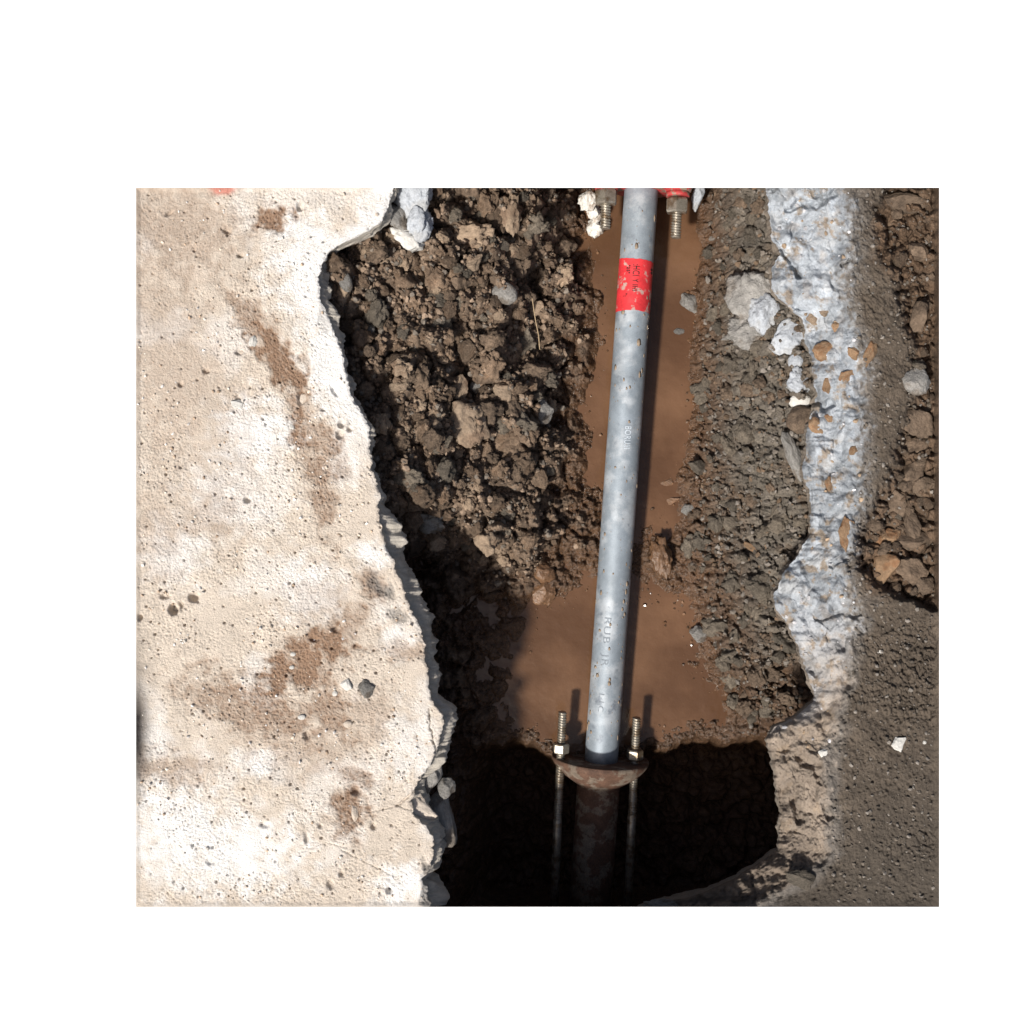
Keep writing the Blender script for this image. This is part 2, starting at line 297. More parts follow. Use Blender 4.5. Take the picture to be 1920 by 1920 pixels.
def floor_z(px, py):
    i = int(np.clip((py - 345) / DY, 0, nr - 1)); j = int(np.clip((px - xs) / (xe[i] - xs) * (nc - 1), 0, nc - 1)); return Z[i, j] / 1000

# ------------------------------------------------------------------ right concrete: broken pale face, muddy top, hollow with rubble
xr = interp(RE, rows) + 6 * fbm(rows, rows * 0 + 9, 1 / 20., 3, 103) + 2.5 * fbm(rows, rows * 0 + 4, 1 / 6., 2, 109)
xm = interp(RS, rows) + 8 * fbm(rows, rows * 0 + 19, 1 / 30., 3, 113)
ncr = 270; u = np.linspace(0, 1, ncr) ** 1.0
xend = 1772.
Xr = xr[:, None] + (xend - xr[:, None]) * u[None, :]; Yr = np.repeat(rows[:, None], ncr, 1)
s = np.clip((Xr - xr[:, None]) / (xm - xr)[:, None], 0, 1.6)
sw = s + .16 * fbm(Xr, Yr, 1 / 34., 4, 120)
face = np.clip(sw, 0, 1)
# faceted face: quantised planes from a warped cell pattern
f1, f2, rc = worley(Xr + 18 * perlin(Xr / 30, Yr / 30, 5), Yr * .8 + 18 * perlin(Xr / 30 + 4, Yr / 30, 6), 1 / 46., 130)
f1b, f2b, rcb = worley(Xr + 6 * perlin(Xr / 10, Yr / 10, 7), Yr, 1 / 17., 131)
onface = 1 - sstep(.88, 1.12, sw)
Zr = -85 + 80 * face ** .75
f1c, f2c, rcc = worley(Xr + 14 * perlin(Xr / 25, Yr / 25, 15), Yr * .8 + 14 * perlin(Xr / 25 + 4, Yr / 25, 16), 1 / 60., 133)
def facet(x, y, f, sd):
    x = x * f; y = y * f; ix = np.floor(x); iy = np.floor(y); best = np.full(x.shape, -9e9)
    for dx in (-1, 0, 1):
        for dy in (-1, 0, 1):
            cx = ix + dx; cy = iy + dy; qx = cx + hsh(cx, cy, sd); qy = cy + hsh(cx, cy, sd + 5)
            a_ = (hsh(cx, cy, sd + 7) - .5) * 1.3; b_ = (hsh(cx, cy, sd + 8) - .5) * 1.3; h_ = hsh(cx, cy, sd + 9) * .6
            v_ = h_ + a_ * (x - qx) + b_ * (y - qy) - .55 * ((x - qx) ** 2 + (y - qy) ** 2)
            best = np.maximum(best, v_)
    return best
fx_ = Xr + 5 * perlin(Xr / 16, Yr / 16, 5); fy_ = Yr * .85 + 5 * perlin(Xr / 16 + 4, Yr / 16, 6)
FA = facet(fx_, fy_, 1 / 62., 310); FB = facet(fx_, fy_, 1 / 26., 320); FC = facet(fx_, fy_, 1 / 11., 330)
Zr += onface * (42 * (FA - .35) + 19 * (FB - .35) + 6 * (FC - .35)) * sstep(0, .1, s + .03)
Zr += onface * sstep(1320, 1420, Yr) * (9 * np.abs(fbm(Xr, Yr, 1 / 22., 5, 340, .65)) + 7 * (clodbump(Xr, Yr, 1 / 30., 345)[0] - .5) + 3 * (clodbump(Xr, Yr, 1 / 11., 346)[0] - .5))
Zr += onface * .35 * ((rc - .5) * 10 + 26 * sstep(0, .5, f2c - f1c) * (rcc - .3) + 14 * fbm(Xr, Yr, 1 / 60., 3, 134) + (rcb - .5) * 2.5 + 2.6 * fbm(Xr, Yr, 1 / 16., 4, 132, .6)) * sstep(0, .12, s + .05)
for pts, wd, dp in [([(1478, 395), (1500, 380), (1530, 385), (1565, 362)], 6, 16), ([(1455, 460), (1475, 480), (1500, 520)], 4, 22), ([(1575, 500), (1592, 488)], 3, 14), ([(1475, 600), (1500, 620), (1512, 660)], 8, 30),
                    ([(1520, 740), (1545, 765), (1560, 755)], 7, 26), ([(1560, 1060), (1600, 1035)], 6, 12), ([(1535, 1160), (1580, 1150), (1610, 1155)], 5, 12), ([(1500, 1240), (1530, 1260)], 8, 14), ([(1500, 1420), (1530, 1440), (1540, 1460)], 8, 16), ([(1488, 1500), (1500, 1540)], 6, 14), ([(1548, 1510), (1556, 1530)], 7, 14)]:
    Zr -= dp * np.clip(1.4 - polyd(Xr + 5 * perlin(Xr / 12, Yr / 12, 2), Yr + 5 * perlin(Xr / 12 + 5, Yr / 12, 3), pts) / wd, 0, 1)
# muddy top
top = 1 - onface
cb1, r1 = clodbump(Xr, Yr, 1 / 22., 140); cb2, r2 = clodbump(Xr, Yr, 1 / 9., 145)
rough_t = np.clip(.15 + 1.2 * fbm(Xr, Yr, 1 / 120., 3, 150) + .6 * blob(Xr, Yr, 1680, 1260, 110, 160, 0, s=151) + .5 * blob(Xr, Yr, 1690, 470, 110, 130, 0, s=152), .08, 1)
flat = blob(Xr, Yr, 1640, 880, 50, 120, 0, s=153)
rough_t = rough_t * (1 - .75 * flat)
Zr += top * (rough_t * (10 * cb1 + 7.0 * cb2) + 2.6 * fbm(Xr, Yr, 1 / 8., 4, 155, .65) + 3 * fbm(Xr, Yr, 1 / 60., 3, 156) - 13 * rough_t)
f1, f2, r = worley(Xr, Yr, 1 / 15., 158); Zr -= top * np.where(r > .6, np.clip(1 - f1 / .25, 0, 1) ** .6 * 4, 0)
# hollow beyond the slab on the far right
hol = np.zeros(Xr.shape)
xh = np.interp(Yr, [300, 352, 410, 450, 520, 600, 680, 760, 840, 900, 960, 1010, 1060, 1110, 1160], [1650, 1652, 1632, 1650, 1672, 1695, 1712, 1708, 1682, 1665, 1630, 1605, 1602, 1650, 1790])
hol = sstep(-10, 26, Xr - xh + 26 * fbm(Xr, Yr, 1 / 20., 3, 160)) * (Yr < 1165)
h3, _ = clodbump(Xr, Yr, 1 / 34., 165)
Zr -= hol * (58 - 30 * h3 - 14 * cb1 * top - 12 * fbm(Xr, Yr, 1 / 40., 4, 166))
Zr = np.minimum(Zr, -.5)
be = np.clip((1700 - Yr) / 14., 0, 1) * np.clip((1761 - Xr) / 10., 0, 1); Zr = Zr * (1 - top) + top * (Zr * be - 1.2 * (1 - be))
# colours
face_c = np.array([.29, .318, .352]); dirty = np.array([.23, .18, .135]); mud = np.array([.086, .068, .052]); falloff_mud = np.array([.062, .052, .042])
fc = face_c[None, None, :] * (.78 + .5 * rc + .15 * (rcb - .5))[..., None] * (1 + .35 * fbm(Xr, Yr, 1 / 16., 4, 170))[..., None]
wv = sstep(.0, .4, fbm(Xr, Yr, 1 / 45., 4, 171)) * .5; fc = fc * (1 - wv[..., None]) + np.array([.47, .48, .49]) * wv[..., None]
st_ = sstep(.12, .3, fbm(Xr, Yr, 1 / 34., 5, 176, .65)) * .75
fc = fc * (1 - st_[..., None]) + np.array([.24, .18, .12]) * st_[..., None]
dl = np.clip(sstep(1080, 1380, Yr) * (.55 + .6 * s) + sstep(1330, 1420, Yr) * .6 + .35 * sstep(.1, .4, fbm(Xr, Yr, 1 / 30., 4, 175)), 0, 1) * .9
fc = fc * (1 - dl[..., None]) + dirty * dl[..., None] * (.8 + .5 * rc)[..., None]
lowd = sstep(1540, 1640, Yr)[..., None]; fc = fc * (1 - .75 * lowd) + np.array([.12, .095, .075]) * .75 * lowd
mc = mud[None, None, :] * (1 + .45 * fbm(Xr, Yr, 1 / 50., 5, 180))[..., None] * (.8 + .35 * cb1)[..., None]
hd_ = hol[..., None] * 0
br = np.clip(blob(Xr, Yr, 1690, 450, 60, 70, 0, s=181) + blob(Xr, Yr, 1735, 590, 40, 60, 0, s=182) + blob(Xr, Yr, 1660, 1060, 60, 60, 0, s=183) + hol * .8, 0, 1)[..., None]
mc = mc * (1 - br) + np.array([.12, .078, .05]) * (.7 + .5 * h3)[..., None] * br
painted_falloff = (sstep(1330, 1680, Yr + .5 * (Xr - 1650)) * .8)[..., None]; mc = mc * (1 - painted_falloff) + falloff_mud * painted_falloff  # light falloff towards the lower right, painted into the mud colour
tr = sstep(.82, 1.12, sw + .35 * fbm(Xr, Yr, 1 / 12., 3, 185))[..., None]
gm = np.array([.19, .18, .17]) * (1 + .4 * fbm(Xr, Yr, 1 / 10., 3, 188))[..., None]
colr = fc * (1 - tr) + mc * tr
tm = (sstep(.78, .95, sw) * (1 - sstep(1.05, 1.3, sw)) * .4)[..., None]; colr = colr * (1 - tm) + gm * tm
# skirt on the pit side
ns = 40; tt = np.linspace(1, 0, ns + 1)[:-1]
SX = np.zeros((nr, ns)); SZ = np.zeros((nr, ns)); SY = np.repeat(rows[:, None], ns, 1)
for k, t_ in enumerate(tt):
    f = fbm(rows, rows * 0 + 60 * t_, 1 / 24., 4, 195) * 8
    SX[:, k] = xr + (-3 - f) * math.sin(min(t_ * 2, 1) * math.pi / 2) + 38 * sstep(.35, 1, t_)
    SZ[:, k] = Zr[:, 0] - 70 * t_
XA = np.concatenate([SX, Xr], 1); YA = np.concatenate([SY, Yr], 1); ZA = np.concatenate([SZ, Zr], 1) / 1000
k = (HC - np.clip(ZA, -.1, 0)) / HC / 1000
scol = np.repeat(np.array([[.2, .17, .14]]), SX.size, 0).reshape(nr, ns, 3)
Vv = np.stack([(XA - 960) * k, (960 - YA) * k, ZA], -1).reshape(-1, 3)
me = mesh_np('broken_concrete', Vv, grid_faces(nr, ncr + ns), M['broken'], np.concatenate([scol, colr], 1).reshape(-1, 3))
tag(link('broken_concrete_floor', me), kind='structure')
def slab_z(px, py):
    i = int(np.clip((py - 345) / DY, 0, nr - 1)); j = int(np.clip((px - xr[i]) / (xend - xr[i]) * (ncr - 1), 0, ncr - 1)); return Zr[i, j] / 1000

# ------------------------------------------------------------------ soil of the pit
WZ = -.35
CP = []
def row(py, *a):
    for px, z in a: CP.append((*P(px, py, z)[:2], z))
row(290, (700, -.09), (850, -.10), (1000, -.2), (1100, -.33), (1200, -.41), (1290, -.38), (1400, -.2), (1600, -.15))
row(352, (640, -.10), (730, -.09), (800, -.09), (900, -.12), (1000, -.19), (1060, -.28), (1095, -.335), (1130, -.37), (1200, -.41), (1290, -.37), (1318, -.34), (1380, -.23), (1440, -.15), (1600, -.15))
row(470, (560, -.08), (640, -.07), (720, -.08), (800, -.10), (900, -.13), (1000, -.22), (1060, -.30), (1105, -.345), (1150, -.385), (1250, -.385), (1310, -.355), (1335, -.325), (1390, -.22), (1460, -.13), (1600, -.15))
row(600, (560, -.08), (650, -.075), (740, -.10), (850, -.14), (950, -.19), (1040, -.27), (1100, -.335), (1140, -.36), (1200, -.39), (1290, -.362), (1320, -.325), (1370, -.24), (1450, -.13), (1600, -.15))
row(750, (600, -.09), (700, -.085), (780, -.12), (880, -.17), (980, -.22), (1050, -.31), (1090, -.345), (1120, -.365), (1200, -.39), (1285, -.362), (1320, -.32), (1400, -.21), (1480, -.14))
row(870, (620, -.08), (730, -.085), (790, -.105), (860, -.15), (950, -.2), (1040, -.29), (1085, -.338), (1105, -.356), (1180, -.38), (1275, -.356), (1310, -.32), (1400, -.22), (1480, -.16), (1600, -.15))
row(970, (640, -.12), (760, -.13), (830, -.155), (900, -.19), (1000, -.26), (1080, -.33), (1120, -.343), (1160, -.352), (1215, -.358), (1262, -.354), (1300, -.325), (1380, -.25), (1480, -.18))
row(1060, (700, -.33), (790, -.31), (860, -.28), (950, -.29), (1030, -.315), (1090, -.342), (1150, -.352), (1205, -.345), (1290, -.335), (1380, -.27), (1440, -.21), (1560, -.17))
row(1140, (700, -.32), (800, -.32), (900, -.32), (960, -.335), (1020, -.356), (1100, -.37), (1200, -.362), (1285, -.358), (1312, -.342), (1380, -.28), (1450, -.22))
row(1250, (720, -.32), (820, -.32), (900, -.33), (960, -.352), (1020, -.375), (1200, -.38), (1300, -.36), (1335, -.338), (1400, -.28), (1480, -.25), (1560, -.3))
row(1350, (740, -.34), (840, -.33), (940, -.34), (1000, -.375), (1200, -.4), (1340, -.37), (1375, -.345), (1420, -.32), (1480, -.31), (1600, -.3))
row(1420, (860, -.33), (960, -.35), (1030, -.362), (1120, -.372), (1200, -.37), (1300, -.362), (1400, -.352), (1460, -.35))
row(1500, (740, -.34), (860, -.33), (960, -.36), (1100, -.42), (1300, -.44), (1400, -.43), (1500, -.42), (1620, -.42))
row(1600, (740, -.34), (860, -.34), (960, -.40), (1100, -.46), (1300, -.47), (1500, -.46))
row(1760, (740, -.34), (900, -.38), (1100, -.46), (1300, -.46), (1500, -.44))
CP = np.array(CP)
def tps(d2): return np.where(d2 > 0, d2 * np.log(d2 + 1e-12), 0)
A = tps((CP[:, None, 0] - CP[None, :, 0]) ** 2 + (CP[:, None, 1] - CP[None, :, 1]) ** 2)
n = len(CP); Pm = np.c_[np.ones(n), CP[:, :2]]
K = np.block([[A + np.eye(n) * 2e-4, Pm], [Pm.T, np.zeros((3, 3))]])
wts = np.linalg.solve(K, np.r_[CP[:, 2], 0, 0, 0])
def soil_base(x, y):
    x = np.atleast_1d(x).astype(float); y = np.atleast_1d(y).astype(float)
    r = wts[n] + wts[n + 1] * x + wts[n + 2] * y
    for i in range(n): r = r + wts[i] * tps((x - CP[i, 0]) ** 2 + (y - CP[i, 1]) ** 2)
    return r
G = .0021
gx = np.arange(-.46, .74, G); gy = np.arange(-.93, .80, G)
SXg, SYg = np.meshgrid(gx, gy)
zb = soil_base(SXg, SYg)
amp = np.clip((zb - WZ + .012) / .05, .12, 1)
X1 = SXg * 1000; Y1 = SYg * 1000
c1, r1 = clodbump(X1, Y1, 1 / 62., 200); c2, r2 = clodbump(X1, Y1, 1 / 27., 210); c3, r3 = clodbump(X1, Y1, 1 / 12., 220)
big = fbm(X1, Y1, 1 / 110., 4, 230)
pxg, pyg = pix(SXg, SYg, zb)
leftm = 1 - sstep(1080, 1200, pxg)
zs = zb + amp * (.030 * (c1 - .5) * (.45 + .55 * leftm) + .016 * (c2 - .5) + .0075 * (c3 - .5) + .030 * big * leftm + .010 * big + .003 * fbm(X1, Y1, 1 / 5., 3, 240) + .010 * fbm(X1, Y1, 1 / 18., 3, 245))
zs += (1 - leftm) * np.clip(amp, .3, 1) * (.011 * (clodbump(X1, Y1, 1 / 9., 235)[0] - .5) + .012 * (c2 - .5) + .012 * fbm(X1, Y1, 1 / 22., 4, 237, .65))
zs += leftm * amp * (.018 * (c1 - .5) + .014 * fbm(X1, Y1, 1 / 10., 4, 236, .7) + .05 * fbm(X1, Y1, 1 / 80., 3, 238))
for px, py, r, hh in [(1110, 935, 34, .013), (1080, 985, 50, .014), (1105, 1040, 42, .014), (1232, 1052, 30, .022), (1255, 1090, 26, .014), (1062, 1100, 34, .008), (1100, 820, 34, .014), (1270, 1130, 22, .008), (1215, 1000, 18, .007), (1140, 640, 22, .013), (1285, 560, 24, .012), (1275, 720, 16, .010), (1125, 560, 18, .010), (1280, 900, 26, .012), (1100, 700, 30, .012), (1020, 1190, 22, .008), (1290, 1250, 26, .010), (1270, 440, 14, .009), (1240, 1180, 16, .006), (1060, 1200, 14, .006), (1010, 1400, 70, .016), (1060, 1440, 40, .01), (1330, 1400, 70, .022), (1270, 1440, 40, .012), (1200, 1470, 40, .01)]:
    cx, cy, _ = P(px, py, -.35); e_ = np.exp(-((SXg - cx) ** 2 + (SYg - cy) ** 2) / (r / 1000) ** 2 * 1.2)
    zs += e_ * (hh + .016 * fbm(X1, Y1, 1 / 14., 4, 252) + .006 * (c3 - .4))
zs += .004 * fbm(X1, Y1, 1 / 25., 3, 250) + .0015 * fbm(X1, Y1, 1 / 7., 3, 255)
lip_y = 1372 + 50 * np.exp(-((X1 - 175) / 130) ** 2) + 42 * fbm(X1, X1 * 0, 1 / 90., 4, 280, .6)
dl_ = pyg - lip_y
lipz = WZ + .003 + .014 * fbm(X1, Y1, 1 / 26., 4, 281, .6) + .008 * (c3 - .4)
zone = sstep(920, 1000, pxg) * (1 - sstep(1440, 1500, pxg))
zs = np.where(np.abs(dl_) < 60, np.maximum(zs, lipz - .00026 * np.abs(dl_) - .012 * sstep(14, 50, -dl_)), zs)
hole = sstep(6, 75, dl_) * sstep(830, 960, pxg)
zs = zs * (1 - hole) + hole * (-.53 + .03 * (c1 - .5) + .02 * (c2 - .5) + .03 * big)
ramp_e = np.maximum(sstep(-.87, -.93, SYg), sstep(.755, .80, SYg)); zs = zs * (1 - ramp_e) + (-.031) * ramp_e
# distinct hollows seen in the bank
for px, py, r, dp in [(1010, 520, 60, .03), (1020, 650, 50, .03), (1060, 440, 45, .02), (930, 830, 40, .03), (1040, 1040, 18, .02), (760, 850, 30, .02), (680, 640, 40, .03), (720, 500, 40, .03), (1420, 960, 55, .04), (1400, 1165, 35, .02), (1490, 1285, 40, .06), (1400, 1310, 26, .03), (880, 700, 30, .02)]:
    cx, cy, _ = P(px, py, -.2); zs -= dp * np.exp(-((SXg - cx) ** 2 + (SYg - cy) ** 2) / (r / 1000) ** 2 * 1.4)
rightm = sstep(1290, 1360, pxg)[..., None]
lc = np.array([.125, .087, .06]); lt = np.array([.24, .175, .125]); gc = np.array([.125, .108, .088]); wetc = np.array([.10, .056, .032])
mx = np.clip(.35 + 1.1 * fbm(X1, Y1, 1 / 45., 5, 260) + .35 * (c2 - .5), 0, 1)[..., None]
sc_ = lc * (1 - mx) + lt * mx
sc_ = sc_ * (.8 + .4 * r2)[..., None]
gcm = gc * (.7 + .6 * r2)[..., None] * (1 + .4 * fbm(X1, Y1, 1 / 40., 4, 265))[..., None]
bro = np.clip(sstep(1130, 1300, pyg) * .6 + .5 * sstep(.1, .35, fbm(X1, Y1, 1 / 60., 4, 266)), 0, 1)[..., None]
gcm = gcm * (1 - bro) + np.array([.125, .087, .058]) * bro
sc_ = sc_ * (1 - rightm) + gcm * rightm
wet = (1 - sstep(.008, .06, zs - WZ + .03 * fbm(X1, Y1, 1 / 30., 3, 270)))[..., None]
wet = np.maximum(wet, (.55 * (1 - leftm[..., None]) + .1) * (1 - sstep(.02, .13, zs - WZ))[..., None])
dmp = (1 - sstep(.03, .13, zs - WZ + .03 * fbm(X1, Y1, 1 / 50., 3, 271)))[..., None] * .5
sc_ = sc_ * (1 - dmp) + np.array([.085, .055, .035]) * dmp
sc_ = sc_ * (1 - wet) + wetc * wet
al = .92 - .62 * wet[..., 0] - .2 * dmp[..., 0]
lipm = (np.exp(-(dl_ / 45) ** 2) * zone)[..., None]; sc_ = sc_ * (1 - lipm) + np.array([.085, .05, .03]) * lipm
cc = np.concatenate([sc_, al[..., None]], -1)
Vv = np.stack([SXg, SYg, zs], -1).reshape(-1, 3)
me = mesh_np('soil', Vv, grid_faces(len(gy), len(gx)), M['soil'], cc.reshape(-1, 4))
tag(link('soil', me), kind='structure')
def soil_z(x, y):
    i = int(np.clip((y - gy[0]) / G, 0, len(gy) - 1)); j = int(np.clip((x - gx[0]) / G, 0, len(gx) - 1)); return zs[i, j]
def soil_pt(px, py):
    z = -.25
    for _ in range(12):
        x, y, _z = P(px, py, z); z = .5 * z + .5 * soil_z(x, y)
    x, y, _z = P(px, py, z); return x, y, z

# ------------------------------------------------------------------ muddy water
gx2 = np.arange(-.2, .62, .004); gy2 = np.arange(-.6, .78, .004); WX, WY = np.meshgrid(gx2, gy2)
WF = grid_faces(len(gy2), len(gx2)); cxw, cyw = pix(WX, WY, WZ); lw = np.interp(WX.ravel(), gx, 1372 + 50 * np.exp(-((gx * 1000 - 175) / 130) ** 2) + 42 * fbm(gx * 1000, gx * 0, 1 / 90., 4, 280, .6))
keep = (cyw.ravel() < lw + 6)[WF].all(1); WF = WF[keep]
me = mesh_np('water', np.stack([WX, WY, WZ + .0004 * fbm(WX, WY, 14, 3, 300)], -1).reshape(-1, 3), WF, M['water'])
tag(link('muddy_water', me), kind='structure')

# ------------------------------------------------------------------ rock meshes
def rock(seed, cuts=9, sub=3, nz=.12, rough=.05, flat=.75, angular=True, lo=.5):
    rnd = random.Random(seed); bm = bmesh.new(); bmesh.ops.create_icosphere(bm, subdivisions=sub, radius=1)
    pl = []
    for i in range(cuts):
        v = Vector((rnd.gauss(0, 1), rnd.gauss(0, 1), rnd.gauss(0, 1))).normalized(); pl.append((v, rnd.uniform(lo, .82)))
    off = Vector((rnd.uniform(-50, 50), rnd.uniform(-50, 50), rnd.uniform(-50, 50)))
    for v in bm.verts:
        p = v.co.copy()
        for nn, d in pl:
            e = p.dot(nn) - d
            if e > 0: p -= nn * e * (.95 if angular else .6)
        p *= 1 + nz * mnoise.fractal(p * 1.6 + off, 1, 2, 4) + rough * mnoise.fractal(p * 6 + off, .8, 2, 3)
        v.co = Vector((p.x, p.y, p.z * flat)) * 1.25
    me = bpy.data.meshes.new('rock'); bm.to_mesh(me); bm.free()
    me.polygons.foreach_set('use_smooth', np.full(len(me.polygons), True)); return me
ANG = [rock(100 + i, 12, 4, .14, .07) for i in range(7)]
RUB = [rock(500 + i, 11, 4, .26, .17, .8) for i in range(7)]
SHARP = [rock(600 + i, 18, 4, .10, .09, .8, lo=.34) for i in range(7)]
CLOD = [rock(200 + i, 5, 4, .38, .20, .85, False) for i in range(7)]
PEB = [rock(300 + i, 3, 3, .12, .01, .7, False) for i in range(3)]
LOW = [rock(400 + i, 5, 1, .2, .1, .8) for i in range(6)]
cache = {}
def variant(kind, i, mat):
    key = (kind, i, mat)
    if key not in cache:
        src = {'a': ANG, 'c': CLOD, 'p': PEB, 'r': RUB, 's': SHARP}[kind]; m_ = src[i % len(src)].copy(); m_.materials.clear(); m_.materials.append(M[mat]); cache[key] = m_
    return cache[key]
def stone(name, px, py, wpx, hpx, mat, kind='a', i=0, rot=0, z=None, sink=.25, label=None, cat=None, group=None, hz=.6, where='soil', tilt=.25):
    if where == 'soil':
        x, y, zz = soil_pt(px, py)
        zz = max(zz, WZ - .004)
    elif where == 'slab': zz = slab_z(px, py); x, y, _ = P(px, py, zz)
    else: zz = floor_z(px, py); x, y = (px - 960) / 1000, (960 - py) / 1000
    if z is not None: zz = z; x, y, _ = P(px, py, z)
    k = (HC - zz) / HC / 2000
    h = min(wpx, hpx) * k * hz * 1.1
    o = link(name, variant(kind, i, mat))
    o.scale = (wpx * k, hpx * k, h)
    o.rotation_euler = (random.uniform(-tilt, tilt), random.uniform(-tilt, tilt), math.radians(rot))
    o.location = (x, y, zz + h * (.8 - 2 * sink) if z is None else z)
    tag(o, label, cat, group); return o

